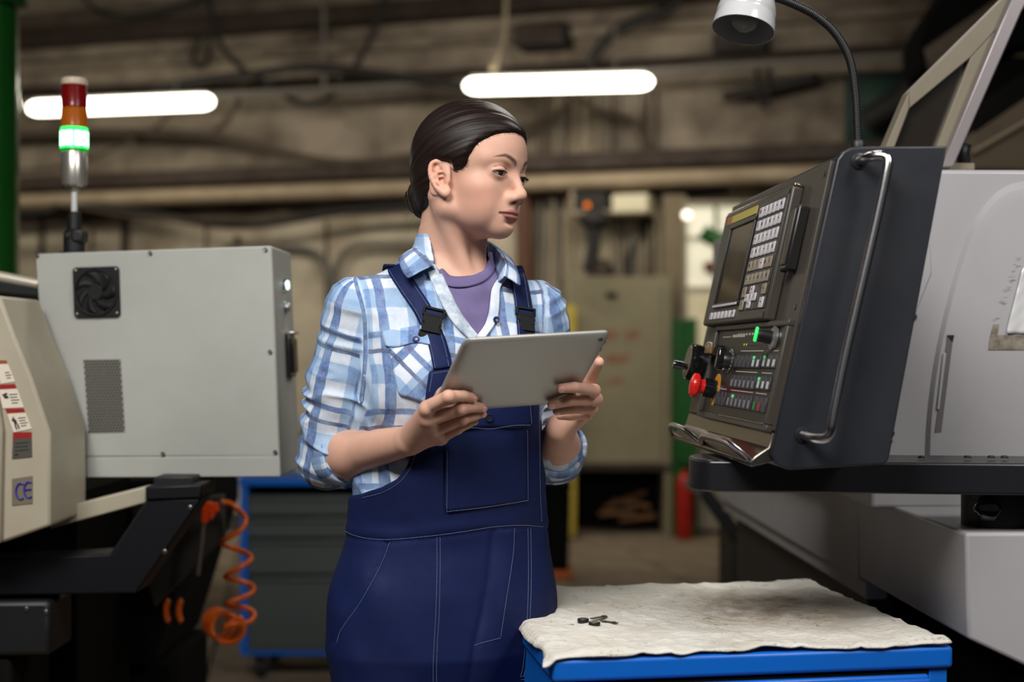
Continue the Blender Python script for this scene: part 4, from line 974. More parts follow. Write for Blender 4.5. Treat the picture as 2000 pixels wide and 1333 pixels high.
MB().prism([T(1838, 327, hY - .02), T(1953, 50, hY - .02), T(1990, -34, hY - .02), T(2040, -60, hY - .02), T(1996, 22, hY - .02), T(1862, 327, hY - .02)], (0, .09, 0)).build('edge_rail', mat('rail_lilac', (140, 132, 134), .35, .3, bump=.2, bscale=300), hc, bevel=.003)
MB().tube([T(1886, 335, hY + .1), T(1880, 300, hY + .1), T(1884, 282, hY + .1)], .013, 10).build('hinge_strut', M_black, hc, angle=180)
bx_ = MB().prism([T(1690, 334, hY + .01), T(1905, 334, hY + .01), T(1905, 318, hY + .01), T(1690, 318, hY + .01)], (0, .12, 0)).build('hinge_bar', M_mb, hc, bevel=.003)
# rear hoods, in dark colours
rY = 4.55
rh = thing('rear_hood', 'dark beige hood of the next machine at the upper right corner', 'hood', (P(2000, 0, rY).x, rY + .3, 0))
R_ = lambda x, y: P(x, y, rY)
M_hood = mat('hood_beige', (98, 82, 60), .6, dirt=(62, 50, 38), dscale=3, damt=.7)
MB().prism([R_(1862, 330), R_(1890, 264), R_(2200, 60), R_(2200, 340)], (0, .5, 0)).build('hood_panel', M_hood, rh, bevel=.01)
MB().prism([R_(1900, 256), R_(1960, 176), R_(2200, 20), R_(2200, 56), R_(1905, 262)], (0, .3, 0)).build('hood_dark_panel', M_dark, rh, bevel=.01)
MB().tube([R_(1893, 300) + Vector((0, -.03, 0)), R_(2100, 180) + Vector((0, -.03, 0))], .006, 6).build('hood_rib', M_pipe, rh)
MB().bx(R_(1870, 0).x, R_(2250, 0).x, rY + .05, rY + .5, 0, R_(0, 332).z).build('hood_base', M_hood, rh, bevel=.01)
dY = 5.5
dh = thing('dark_guard', 'dark machine guard with pale edge high up behind the hatch cover', 'guard', (P(1880, 0, dY).x, dY + .2, 0))
D_ = lambda x, y: P(x, y, dY)
MB().prism([D_(1800, 80), D_(1816, 40), D_(1880, -60), D_(2100, -200), D_(2100, 60), D_(1850, 130), D_(1806, 140)], (0, .3, 0)).build('guard_body', M_dark, dh, bevel=.02)
MB().prism([D_(1804, 96), D_(1940, 2), D_(1990, -40), D_(2000, -20), D_(1880, 90), D_(1812, 140)], (0, -.04, 0)).build('guard_edge', M_hood, dh, bevel=.005)
MB().bx(D_(1830, 0).x, D_(2100, 0).x, dY + .1, dY + .4, 0, D_(0, 100).z).build('guard_post', M_dark, dh)
# ------------------------------------------------------------ implicit surfaces: body and clothes
def _h(ix, iy, iz):
    n = (ix * 374761393 + iy * 668265263 + iz * 1274126177) & 0x7fffffff
    n = ((n ^ (n >> 13)) * 1103515245) & 0x7fffffff
    return ((n ^ (n >> 16)) & 0xffff) / 65535.0
def vnoise(p):
    i = np.floor(p).astype(np.int64); f = p - i; f = f * f * (3 - 2 * f); r = 0
    for a in (0, 1):
        wa = f[:, 0] if a else 1 - f[:, 0]
        for b in (0, 1):
            wb = f[:, 1] if b else 1 - f[:, 1]
            for c in (0, 1):
                wc = f[:, 2] if c else 1 - f[:, 2]
                r = r + wa * wb * wc * _h(i[:, 0] + a, i[:, 1] + b, i[:, 2] + c)
    return r * 2 - 1
def smin(a, b, k):
    if k <= 0: return np.minimum(a, b)
    h = np.clip(.5 + .5 * (b - a) / k, 0, 1)
    return b + (a - b) * h - k * h * (1 - h)
def smax(a, b, k): return -smin(-a, -b, k)
class Sdf:
    def __init__(s): s.p = []; s.R = np.eye(3); s.t = np.zeros(3)
    def setframe(s, R, t): s.R = np.array(R, float); s.t = np.array(t, float)   # columns of R = local axes
    def W(s, p): return s.R @ np.array(p, float) + s.t
    def cone(s, a, b, ra, rb=None, k=0.0, op='u'):
        rb = ra if rb is None else rb
        a = s.W(a); b = s.W(b); m = max(ra, rb)
        s.p.append((op, k, np.minimum(a, b) - m, np.maximum(a, b) + m, ('c', a.astype(np.float32), b.astype(np.float32), ra, rb)))
    def chain(s, pts, rs, k=0.0):
        for i in range(len(pts) - 1): s.cone(pts[i], pts[i + 1], rs[i], rs[i + 1], k)
    def ell(s, c, r, k=0.0, op='u', rot=None):
        c = s.W(c); R = s.R if rot is None else s.R @ np.array(rot, float); m = max(r)
        s.p.append((op, k, c - m, c + m, ('e', c.astype(np.float32), R.astype(np.float32), np.array(r, np.float32))))
    def fn(s, f, lo, hi, k=0.0, op='u'):
        s.p.append((op, k, np.array(lo, float), np.array(hi, float), ('f', f)))
    def ev(s, p, lo=None, hi=None, marg=.03):
        d = np.full(len(p), 9.0, np.float32)
        for op, k, b0, b1, g in s.p:
            if lo is not None:
                gap = np.max(np.maximum(b0 - hi, lo - b1))
                if gap > (marg + k if op == 'u' else marg + k): continue
            if g[0] == 'c':
                _, a, b, ra, rb = g; ba = b - a; pa = p - a
                t = np.clip(pa @ ba / max(1e-12, float(ba @ ba)), 0, 1)
                q = pa - t[:, None] * ba
                e = np.sqrt(np.einsum('ij,ij->i', q, q)) - (ra + (rb - ra) * t)
            elif g[0] == 'e':
                _, c, R, r = g; q = (p - c) @ R; u = q / r; v = u / r
                k0 = np.sqrt(np.einsum('ij,ij->i', u, u)); k1 = np.sqrt(np.einsum('ij,ij->i', v, v)) + 1e-9
                e = k0 * (k0 - 1) / k1
            else: e = g[1](p)
            if op == 'u': d = smin(d, e, k)
            elif op == 's': d = smax(d, -e, k)
            else: d = smax(d, e, k)
        return d
    def mesh(s, h, lo, hi, B=18, disp=None):
        lo = np.array(lo, float); hi = np.array(hi, float)
        nb = np.maximum(1, np.ceil((hi - lo) / (h * B)).astype(int))
        gi = np.stack(np.meshgrid(*[np.arange(n) for n in nb], indexing='ij'), -1).reshape(-1, 3)
        half = h * B / 2
        cen = lo + gi * (h * B) + half
        dc = s.ev(cen.astype(np.float32))
        gi = gi[np.abs(dc) < half * 1.74 * 1.7 + .012]
        g = np.arange(B + 1)
        G = np.stack(np.meshgrid(g, g, g, indexing='ij'), -1).reshape(-1, 3)
        stride = np.int64(1 << 20)
        keyf = lambda c: (c[:, 0].astype(np.int64) * stride + c[:, 1]) * stride + c[:, 2]
        CO = [(a, b, c) for a in (0, 1) for b in (0, 1) for c in (0, 1)]
        vk = []; vp = []; ek = []
        for b in gi:
            b0 = lo + b * (h * B)
            pts = (b0 + G * h).astype(np.float32)
            d = s.ev(pts, b0, b0 + h * B)
            if disp is not None and np.min(np.abs(d)) < .02: d = disp(pts, d)
            if d.min() > 0 or d.max() < 0: continue
            D = d.reshape((B + 1,) * 3)
            D = np.where(np.abs(D) < 1e-7, 1e-7, D)
            S = D < 0
            cnt = sum(S[a:a + B, c:c + B, e:e + B].astype(np.int8) for a, c, e in CO)
            cells = np.argwhere((cnt > 0) & (cnt < 8))
            if not len(cells): continue
            acc = np.zeros((len(cells), 3)); num = np.zeros(len(cells))
            for ax in range(3):
                for o1 in (0, 1):
                    for o2 in (0, 1):
                        p0 = [0, 0, 0]; oth = [i for i in range(3) if i != ax]
                        p0[oth[0]] = o1; p0[oth[1]] = o2; p1 = list(p0); p1[ax] = 1
                        A = D[tuple((cells + p0).T)]; Bv = D[tuple((cells + p1).T)]
                        cr = (A < 0) != (Bv < 0)
                        t = np.where(cr, A / np.where(cr, A - Bv, 1), 0)
                        q = np.array(p0)[None, :] + np.zeros((len(cells), 3)); q[:, ax] = t
                        acc += q * cr[:, None]; num += cr
            base = b * B
            vk.append(keyf(cells + base)); vp.append(b0 + (cells + acc / num[:, None]) * h)
            for ax in range(3):
                sl0 = [slice(0, B)] * 3; sl1 = [slice(0, B)] * 3; sl1[ax] = slice(1, B + 1)
                A = S[tuple(sl0)]; Bv = S[tuple(sl1)]
                e = np.argwhere(A != Bv)
                if len(e): ek.append((ax, e + base, A[tuple(e.T)]))
        vk = np.concatenate(vk); vp = np.concatenate(vp)
        o = np.argsort(vk); vk = vk[o]; vp = vp[o]
        F = []
        for ax, e, ins in ek:
            o1, o2 = [(1, 2), (2, 0), (0, 1)][ax]
            u1 = np.zeros(3, int); u1[o1] = 1; u2 = np.zeros(3, int); u2[o2] = 1
            ks = [keyf(e), keyf(e - u1), keyf(e - u1 - u2), keyf(e - u2)]
            ids = [np.searchsorted(vk, k) for k in ks]
            ok = np.ones(len(e), bool)
            for i, k in zip(ids, ks):
                i2 = np.minimum(i, len(vk) - 1); ok &= vk[i2] == k
            q = np.stack(ids, 1)
            q = np.where(ins[:, None], q, q[:, ::-1])
            F.append(q[ok])
        return vp, np.concatenate(F)
def smooth_mesh(v, f, it=1, lam=.5):
    n = len(v)
    e = np.concatenate([f[:, [0, 1]], f[:, [1, 2]], f[:, [2, 3]], f[:, [3, 0]]])
    for _ in range(it):
        acc = np.zeros_like(v); cnt = np.zeros(n)
        for k in range(3):
            acc[:, k] = np.bincount(e[:, 0], v[e[:, 1], k], n) + np.bincount(e[:, 1], v[e[:, 0], k], n)
        cnt = np.bincount(e[:, 0], minlength=n) + np.bincount(e[:, 1], minlength=n)
        v = v + lam * (acc / np.maximum(cnt, 1)[:, None] - v)
    return v
def poly_sd(pts, x, y):
    """signed distance to a polygon in 2-D (negative inside)"""
    pts = np.array(pts, float); n = len(pts)
    d = np.full(len(x), 1e9); sgn = np.ones(len(x))
    for i in range(n):
        ax, ay = pts[i]; bx, by = pts[i - 1]
        ex, ey = bx - ax, by - ay; wx, wy = x - ax, y - ay
        t = np.clip((wx * ex + wy * ey) / (ex * ex + ey * ey + 1e-15), 0, 1)
        d = np.minimum(d, (wx - ex * t) ** 2 + (wy - ey * t) ** 2)
        c1 = y >= ay; c2 = y < by; c3 = ex * wy > ey * wx
        fl = (c1 & c2 & c3) | (~c1 & ~c2 & ~c3)
        sgn = np.where(fl, -sgn, sgn)
    return sgn * np.sqrt(d)
def big_mesh(name, v, f, m, parent, attrs=None, cols=None):
    off = np.array(OFF[parent.name]) if parent is not None else np.zeros(3)
    me = bpy.data.meshes.new(name); nv, nf = len(v), len(f)
    me.vertices.add(nv); me.vertices.foreach_set('co', (v - off).astype(np.float32).ravel())
    me.loops.add(nf * 4); me.loops.foreach_set('vertex_index', f.astype(np.int32).ravel())
    me.polygons.add(nf); me.polygons.foreach_set('loop_start', np.arange(0, nf * 4, 4, dtype=np.int32))
    me.polygons.foreach_set('use_smooth', np.ones(nf, bool))
    me.update(calc_edges=True); me.validate()
    for k, a in (attrs or {}).items():
        at = me.attributes.new(k, 'FLOAT_VECTOR', 'POINT'); at.data.foreach_set('vector', a.astype(np.float32).ravel())
    for k, a in (cols or {}).items():
        at = me.color_attributes.new(k, 'FLOAT_COLOR', 'POINT')
        at.data.foreach_set('color', np.concatenate([a, np.ones((nv, 1))], 1).astype(np.float32).ravel())
    me.materials.append(m)
    o = bpy.data.objects.new(name, me); COL.objects.link(o); OFF[o.name] = Vector(off)
    if parent is not None: o.parent = parent
    return o
# ============================================================ FRONT: blue tool cabinet with a stained cloth
TFL, TFR = P(1086, 1294, 1.975), P(1850, 1268, 2.067)
tz = .845
ex_ = Vector((TFR.x - TFL.x, TFR.y - TFL.y, 0)).normalized(); ey_ = UP.cross(ex_).normalized()
tw2 = Vector((TFR.x - TFL.x, TFR.y - TFL.y, 0)).length; td2 = .555
o = Vector((TFL.x, TFL.y, 0))
tool_cabinet('tool_cabinet', 'bright blue tool cabinet with blue drawers, covered by a stained white cloth', o, ex_, tw2, td2, tz, [(tz - .094, tz - .036), (tz - .155, tz - .096), (tz - .29, tz - .157), (tz - .46, tz - .292), (tz - .68, tz - .462)], M_blue, lip=.032)
def cloth_mat():
    m = bpy.data.materials.new('stained_cloth'); m.use_nodes = True; t = NT(m)
    co = t.new('ShaderNodeTexCoord').outputs['Object']
    base = t.mix(t.ramp(t.noise(7, 4, .6, co), [(.35, (0, 0, 0)), (.7, (1, 1, 1))]), lin((228, 225, 217)), lin((208, 201, 186)))
    # greasy grey-brown patch worn into the right half
    sx = t.new('ShaderNodeSeparateXYZ'); t.link(co, sx.inputs[0])
    dx = t.math('DIVIDE', t.math('SUBTRACT', sx.outputs[0], .13), .20); dy = t.math('DIVIDE', t.math('SUBTRACT', sx.outputs[1], .06), .21)
    d2 = t.math('ADD', t.math('MULTIPLY', dx, dx), t.math('MULTIPLY', dy, dy))
    pat = t.math('MULTIPLY', t.ramp(d2, [(.0, (1, 1, 1)), (1.0, (0, 0, 0))]), t.ramp(t.noise(26, 6, .7, co), [(.28, (.35, .35, .35)), (.62, (1, 1, 1))]))
    base = t.mix(t.math('MULTIPLY', pat, .85), base, lin((112, 90, 62)))
    sp = t.ramp(t.noise(60, 5, .75, co), [(.57, (0, 0, 0)), (.68, (1, 1, 1))]); gate = t.ramp(t.noise(9, 2, .5, co), [(.42, (0, 0, 0)), (.60, (1, 1, 1))])
    base = t.mix(t.math('MULTIPLY', t.math('MULTIPLY', sp, gate), .8), base, lin((70, 62, 52)))
    t.link(base, t.b.inputs['Base Color']); t.b.inputs['Roughness'].default_value = .92; t.b.inputs['Specular IOR Level'].default_value = .15
    t.bump(t.math('ADD', t.math('MULTIPLY', t.noise(420, 3, .6, co), .25), t.noise(60, 5, .65, co, (1, 1.6, 1))), .9, .006); return m
nx, ny = 150, 110; cv = np.zeros((nx * ny, 3)); k = 0
ou = np.array(o); exn, eyn = np.array(ex_), np.array(ey_)
XX, YY = np.meshgrid(np.linspace(-.012, tw2 + .002, nx), np.linspace(-.009, td2 + .006, ny), indexing='ij')
xf, yf = XX.ravel(), YY.ravel()
def ridged(p): return 1 - np.abs(vnoise(p))
pz = np.stack([xf * 9, yf * 14, xf * 0], 1)
h_ = .0030 * ridged(pz) ** 3 + .0030 * ridged(np.stack([xf * 22 + yf * 9, yf * 20 - xf * 6, xf * 0 + 4], 1)) ** 4 + .0012 * vnoise(np.stack([xf * 50, yf * 60, xf * 0], 1))
h_ += .009 * np.exp(-((yf - .008 - .006 * np.sin(xf * 14)) / .018) ** 2) * (.7 + .5 * vnoise(np.stack([xf * 16, yf * 0, xf * 0 + 2], 1)))     # rolled front hem
h_ += .005 * np.exp(-((xf - .012) / .02) ** 2) * (.5 + .5 * vnoise(np.stack([yf * 20, yf * 0, yf * 0 + 7], 1)))
h_ += .006 * np.exp(-((xf - tw2 + .03) / .03) ** 2) * (.6 + .6 * vnoise(np.stack([yf * 12, yf * 0, yf * 0 + 9], 1)))
h_ += .004 * np.exp(-((yf - td2 + .03) / .04) ** 2) * (xf > .2) * (.6 + .5 * vnoise(np.stack([xf * 10, yf * 0, yf * 0 + 11], 1)))
wob_f = .0035 * vnoise(np.stack([xf * 13, xf * 0, xf * 0 + 1], 1)) + .0022 * vnoise(np.stack([xf * 40, xf * 0, xf * 0 + 3], 1))
edge_f = np.clip(1 - (yf + .009) / .05, 0, 1); edge_l = np.clip(1 - (xf + .012) / .05, 0, 1); edge_b = np.clip(1 - (td2 + .006 - yf) / .05, 0, 1)
y2 = yf + wob_f * edge_f + .010 * edge_b * vnoise(np.stack([xf * 8, xf * 0, xf * 0 + 5], 1))
x2 = xf - .010 * edge_l * edge_f + .006 * edge_l * vnoise(np.stack([yf * 14, yf * 0, yf * 0 + 8], 1))
drop = -.004 * np.clip((-y2 - .006) / .012, 0, 1) - .010 * np.clip((-x2 - .004) / .01, 0, 1)
zc = tz + .0035 + np.maximum(h_, 0) + drop
cv = ou + x2[:, None] * exn + y2[:, None] * eyn; cv[:, 2] = zc
fs = [(i * ny + j, (i + 1) * ny + j, (i + 1) * ny + j + 1, i * ny + j + 1) for i in range(nx - 1) for j in range(ny - 1)]
cl = link_mesh('stained_cloth', cv, fs, cloth_mat(), angle=180, solid=.0028, offset=-1)
tag(cl, 'crumpled off-white cloth stained with grease on the blue tool cabinet', 'cloth')
# small metal parts lying on the cloth
def onc(x, y):
    p = plane_hit(x, y, Vector((0, 0, tz + .008)), UP); i = np.argmin((cv[:, 0] - p.x) ** 2 + (cv[:, 1] - p.y) ** 2); p.z = cv[i, 2] - .0002; return p
M_ins = mat('dark_carbide', (44, 44, 40), .35, .5); M_ins2 = mat('grey_ring', (120, 112, 104), .4, .5)
for (x, y), m, m2, lab in (((1139, 1215), M_ins, M_ins, 'small dark steel ring with a hole, left of the two on the cloth'), ((1161, 1222), M_ins2, M_ins, 'small grey-topped steel ring with a hole, right of the two on the cloth')):
    p = onc(x, y); t = thing('metal_ring', lab, 'ring', tuple(p), 'metal rings on the cloth')
    MB().lathe([(.0085, .0), (.0090, .0008), (.0090, .0052), (.0084, .0060), (.0030, .0060), (.0024, .0050)], p, UP, 28).build('rim', m2, t)
    MB().lathe([(.0081, .0058), (.0081, .0064), (.0032, .0064), (.0030, .0060)], p, UP, 28, cap=False).build('top_face', m, t)
    MB().cyl(p + UP * .0050, p + UP * .0056, .0028, n=14).build('hole', M_dark, t)
for (x0, y0), (x1, y1), lab in (((1155, 1210), (1184, 1205), 'thin dark cutting blade farther from the cloth hem'), ((1174, 1214), (1203, 1219), 'thin dark cutting blade nearer to the cloth hem')):
    a, b = onc(x0, y0), onc(x1, y1); zz_ = max(a.z, b.z) + .0016; a.z = b.z = zz_
    d = (b - a).normalized(); n_ = UP.cross(d)
    t = thing('cutting_blade', lab, 'blade', tuple((a + b) / 2), 'cutting blades on the cloth')
    MB().prism([a - n_ * .0035, a + n_ * .0035, b + n_ * .0038 + d * .002, b - n_ * .0038], UP * .0016).build('shank', M_ins2 if False else mat('blade_steel', (84, 76, 64), .4, .6), t, bevel=.0004)
    MB().box(b - d * .005 + UP * .0018, (.006, .006, .0012), (d, n_, UP)).build('tip', M_ins, t)
# ============================================================ PERSON
YAW = math.radians(20)
TX, TY = -0.104, 2.30
TL = np.array([math.cos(YAW), math.sin(YAW), 0]); TF = np.array([math.sin(YAW), -math.cos(YAW), 0])
def tp(l, f, z): return Vector((TX + TL[0] * l + TF[0] * f, TY + TL[1] * l + TF[1] * f, z))
# --- head frame
_y, _p, _r = math.radians(57), math.radians(4), math.radians(4)
_f0 = np.array([math.sin(_y), -math.cos(_y), 0]); _l0 = np.array([math.cos(_y), math.sin(_y), 0]); _u0 = np.array([0, 0, 1.])
_f = _f0 * math.cos(_p) - _u0 * math.sin(_p); _u = _u0 * math.cos(_p) + _f0 * math.sin(_p)
_l = _l0 * math.cos(_r) - _u * math.sin(_r); _u = _u * math.cos(_r) + _l0 * math.sin(_r)
HS = 0.97
HR = np.stack([_f, _l, _u], 1); HC = np.array(P(911, 359, 2.27))
def hp(f, l, u): return Vector(HR @ (np.array([f, l, u]) * HS) + HC)
# --- tablet plane (needed by the hands)
tTL = P(909, 667, 1.97); tTR = P(1196, 651, 2.07); tBL = P(842, 812, 2.08); tBR = tTR + tBL - tTL
tE1 = (tTR - tTL).normalized(); tE2 = (tTL - tBL).normalized(); tN = tE1.cross(tE2).normalized()
if tN.y > 0: tN = -tN
def th(x, y, off): return plane_hit(x, y, tTL + tN * off, tN)

person = thing('person', 'dark-haired person in blue navy overalls and plaid shirt holding a tablet', 'person', (TX, TY, 0))

E1 = P(640, 897, 2.31); W1 = th(799, 861, -.012)
E2 = P(1086, 893, 2.44); W2 = th(1094, 838, -.035)
S1 = tp(-.150, -.005, 1.336); S2 = tp(.153, -.005, 1.336)
NB = P(884, 560, 2.318)

T_Z = [.55, .80, .90, .98, 1.05, 1.12, 1.20, 1.28, 1.33, 1.37, 1.40, 1.43, 1.47]
T_A = [.060, .170, .165, .159, .155, .155, .159, .161, .153, .130, .088, .058, .050]
T_B = [.050, .130, .124, .116, .113, .115, .118, .115, .105, .090, .073, .060, .05]
def torso_fn(grow, zlo):
    def fn(p):
        q = p - np.array([TX, TY, 0], np.float32)
        l = q @ TL.astype(np.float32); f = q @ TF.astype(np.float32); z = p[:, 2]
        l = l + np.interp(z, [.76, 1.0], [.012, 0])
        a = np.interp(z, T_Z, T_A) + grow; b = np.interp(z, T_Z, T_B) + grow
        k0 = np.sqrt((l / a) ** 2 + (f / b) ** 2); k1 = np.sqrt((l / a ** 2) ** 2 + (f / b ** 2) ** 2) + 1e-6
        d = k0 * (k0 - 1) / k1
        return np.maximum(np.maximum(d, zlo - z), z - 1.46).astype(np.float32)
    return fn
def add_torso(s, grow, zlo=.78, arms=True):
    s.setframe(np.eye(3), (0, 0, 0))
    s.fn(torso_fn(grow, zlo), (TX - .25, TY - .25, zlo - .01), (TX + .25, TY + .25, 1.47))
    for g in (-1, 1):
        s.ell(tp(g * .072, .075, 1.222), (.068 + grow, .058 + grow, .066 + grow), .05, rot=np.stack([TL, TF, [0, 0, 1]], 1))
        if arms:
            s.cone(tp(g * .055, -.01, 1.366), tp(g * .143, -.008, 1.340), .044 + grow, .047 + grow, .04)

# ---------------------------------------------------------------- skin: head, neck, arms and hands, one figure
sk = Sdf(); EYE = (.0760, .0310, .0155)
sk.fn(torso_fn(-.014, 1.335), (TX - .25, TY - .25, 1.32), (TX + .25, TY + .25, 1.47))
for g in (-1, 1): sk.cone(tp(g * .055, -.01, 1.366), tp(g * .148, -.008, 1.340), .030, .036, .03)
sk.setframe(HR * HS, HC)
A = dict
sk.ell((-.001, 0, .045), (.087, .071, .080), .02)
sk.ell((.030, 0, .046), (.064, .058, .058), .025)
sk.ell((.040, 0, -.020), (.050, .0450, .066), .02)
for g in (-1, 1):
    sk.cone((.004, g * .0500, -.046), (.070, g * .009, -.0700), .0125, .0130, .016)
    sk.cone((-.002, g * .0560, -.012), (.004, g * .0500, -.046), .0135, .0125, .016)
    sk.ell((.050, g * .0400, -.012), (.0275, .020, .019), .018)
    sk.ell((.048, g * .0310, -.040), (.0315, .023, .030), .02)
    sk.cone((.0865, g * .010, .031), (.068, g * .045, .034), .0085, .009, .014)
sk.ell((.0785, 0, -.0715), (.0135, .0155, .0125), .016)
sk.ell((.0775, 0, -.049), (.0195, .023, .023), .014)
for g in (-1, 1):
    sk.ell((.1000, g * .0335, .015), (.0150, .0195, .0115), .010, 's')
    sk.ell((EYE[0], g * EYE[1], EYE[2]), (.0160, .0160, .0160), .004)
# nose
sk.cone((.0875, 0, .026), (.1075, 0, -.014), .0060, .0072, .009)
sk.ell((.1085, 0, -.0185), (.0098, .0088, .0085), .006)
for g in (-1, 1):
    sk.ell((.0975, g * .0110, -.0245), (.0112, .0058, .0070), .009)
    sk.ell((.1030, g * .0068, -.0318), (.0066, .0032, .0044), .002, 's')
sk.cone((.104, 0, -.026), (.0965, 0, -.036), .0042, .0046, .007)
# lips, laid on the face as it is so far
def face_f(l, u):
    fs_ = np.linspace(.13, .04, 300)
    pts = (HR @ (np.stack([fs_, np.full(300, l), np.full(300, u)]) * HS)).T + HC
    d = sk.ev(pts.astype(np.float32)); i = int(np.argmax(d < 0)); return float(fs_[i])
lips = Sdf(); lips.setframe(HR * HS, HC)
UL = [(.0235, -.0503, -.0010, .0008), (.0145, -.0479, -.0016, .0026), (.0052, -.0456, -.0016, .0034), (0, -.0463, -.0018, .0032)]
LL = [(.0220, -.0511, -.0010, .0008), (.0138, -.0534, -.0018, .0031), (.0055, -.0548, -.0018, .0042), (0, -.0550, -.0018, .0042)]
ML = [(.0255, -.0509, .0000), (.0155, -.0506, .0014), (.0060, -.0500, .0022), (0, -.0505, .0022)]
UL = [tuple(q) for q in catmull([(face_f(l, u) + o, l, u, r) for l, u, o, r in UL], 4)]; LL = [tuple(q) for q in catmull([(face_f(l, u) + o, l, u, r) for l, u, o, r in LL], 4)]
ML = [tuple(q) for q in catmull([(face_f(l, u) + o, l, u) for l, u, o in ML], 4)]; mline = Sdf(); mline.setframe(HR * HS, HC)
for g in (-1, 1):
    for cv in (UL, LL):
        pts = [(a, b * g, c) for a, b, c, r in cv]
        for S_ in (lips, sk):
            for i in range(len(pts) - 1): S_.cone(pts[i], pts[i + 1], cv[i][3] * HS, cv[i + 1][3] * HS, .0022)
for g in (-1, 1):
    for i in range(len(ML) - 1):
        for S_, r_, k_, o_ in ((sk, .0015, .0010, 's'), (mline, .0012, 0, 'u')): S_.cone((ML[i][0], g * ML[i][1], ML[i][2]), (ML[i + 1][0], g * ML[i + 1][1], ML[i + 1][2]), r_, r_, k_, o_)
sk.ell((.0985, 0, -.0630), (.0085, .015, .0040), .007, 's')
# eyelid openings
def lid_el(az):
    c = np.maximum(np.cos(np.clip((az - .20) / 1.02, -1, 1) * PI / 2), 0) ** .8
    return -.13 + .15 * c - .02 * az, -.13 - .36 * c - .02 * az          # upper, lower edge (radians)
def lid_fn(g):
    ec = np.array(hp(EYE[0], g * EYE[1], EYE[2]))
    def fn(p):
        q = ((p - ec.astype(np.float32)) @ HR.astype(np.float32)); r = np.sqrt((q ** 2).sum(1)) + 1e-9
        el = np.arcsin(np.clip(q[:, 2] / r, -1, 1)); az = np.arctan2(q[:, 1], q[:, 0]) * g
        up, lo = lid_el(az)
        d = np.maximum(np.maximum(el - up, lo - el), np.abs(az - .20) - 1.0) * r
        return np.maximum(np.maximum(d, r - .022), -q[:, 0] + .002).astype(np.float32)
    return fn, ec
for g in (-1, 1):
    fn, ec = lid_fn(g)
    sk.fn(fn, ec - .023, ec + .023, .0012, 's')
for g in (-1, 1):                                                    # crease above the upper lid
    ec = np.array([EYE[0], g * EYE[1], EYE[2]]); cr = []
    for az in np.linspace(-.74, 1.2, 8):
        el = .18 + .26 * math.cos((az - .22) / 1.05 * PI / 2) - .02 * az
        cr.append(ec + np.array([math.cos(el) * math.cos(az), g * math.cos(el) * math.sin(az), math.sin(el)]) * .0163)
    for i in range(7): sk.cone(cr[i], cr[i + 1], .0010, .0010, .0018, 's')
# ears
for g in (-1, 1):
    def E(f, u, o=0.0): return (f * .82 + .0060 - .20 * u, g * (.0685 + .36 * (.006 - f) + o * .9), u * .83 - .004)
    sk.cone(E(.004, .012), E(.0, -.014), .0055, .0055, .008)
    sk.cone(E(-.006, .016), E(-.006, -.014), .0075, .0075, .004)
    hx = [(.008, .002), (.008, .018), (.002, .029), (-.008, .032), (-.018, .027), (-.0225, .014), (-.0215, -.002), (-.014, -.017), (-.005, -.027), (.002, -.031), (.006, -.025)]
    hx = [tuple(q) for q in catmull([(a, b, 0) for a, b in hx], 2)]
    for i in range(len(hx) - 1):
        r_ = .0036 if i < 14 else .0046
        sk.cone(E(hx[i][0], hx[i][1], .003), E(hx[i + 1][0], hx[i + 1][1], .003), r_, r_, .003)
    sk.ell(E(-.008, .004, -.001), (.0190, .0042, .0275), .003)
    sk.ell(E(.001, -.024, .001), (.0075, .0042, .0085), .004)
    sk.ell(E(-.003, -.004, .0075), (.0095, .0075, .0115), .002, 's')
    sk.cone(E(-.010, .022, .007), E(-.002, .016, .007), .0040, .0030, .003, 's')
    ah = [(-.009, .017), (-.0135, .004), (-.011, -.009), (-.004, -.016)]
    for i in range(3): sk.cone(E(*ah[i], .0035), E(*ah[i + 1], .0035), .0030, .0030, .003)
    sk.cone(E(.0, .004, .002), E(-.009, .002, .002), .0016, .0012, .003)
    sk.ell(E(.0075, -.004, .003), (.0048, .0042, .0055), .003)
# neck
sk.setframe(np.eye(3), (0, 0, 0))
NECK = [(hp(-.022, 0, -.028), NB, .046, .055, .018), (hp(-.020, 0, -.02), tp(0, -.028, 1.40), .034, .042, .03)]
for q in NECK: sk.cone(*q)
sk.cone(hp(-.016, -.052, -.030), P(920, 556, 2.252), .0125, .008, .022)
sk.cone(hp(-.014, .052, -.030), P(932, 556, 2.262), .011, .008, .022)
sk.cone(P(932, 562, 2.254), P(1010, 546, 2.31), .008, .009, .016)
sk.cone(P(912, 562, 2.254), P(800, 545, 2.25), .008, .009, .016)
# arms
sk.chain([S1, E1], [.036, .0345], .01)
sk.chain([E1, E1.lerp(W1, .3), W1], [.0350, .0355, .0220], .02)
sk.chain([S2, E2], [.036, .0335], .01)
sk.chain([E2, E2.lerp(W2, .4), W2], [.0345, .0345, .0235], .02)
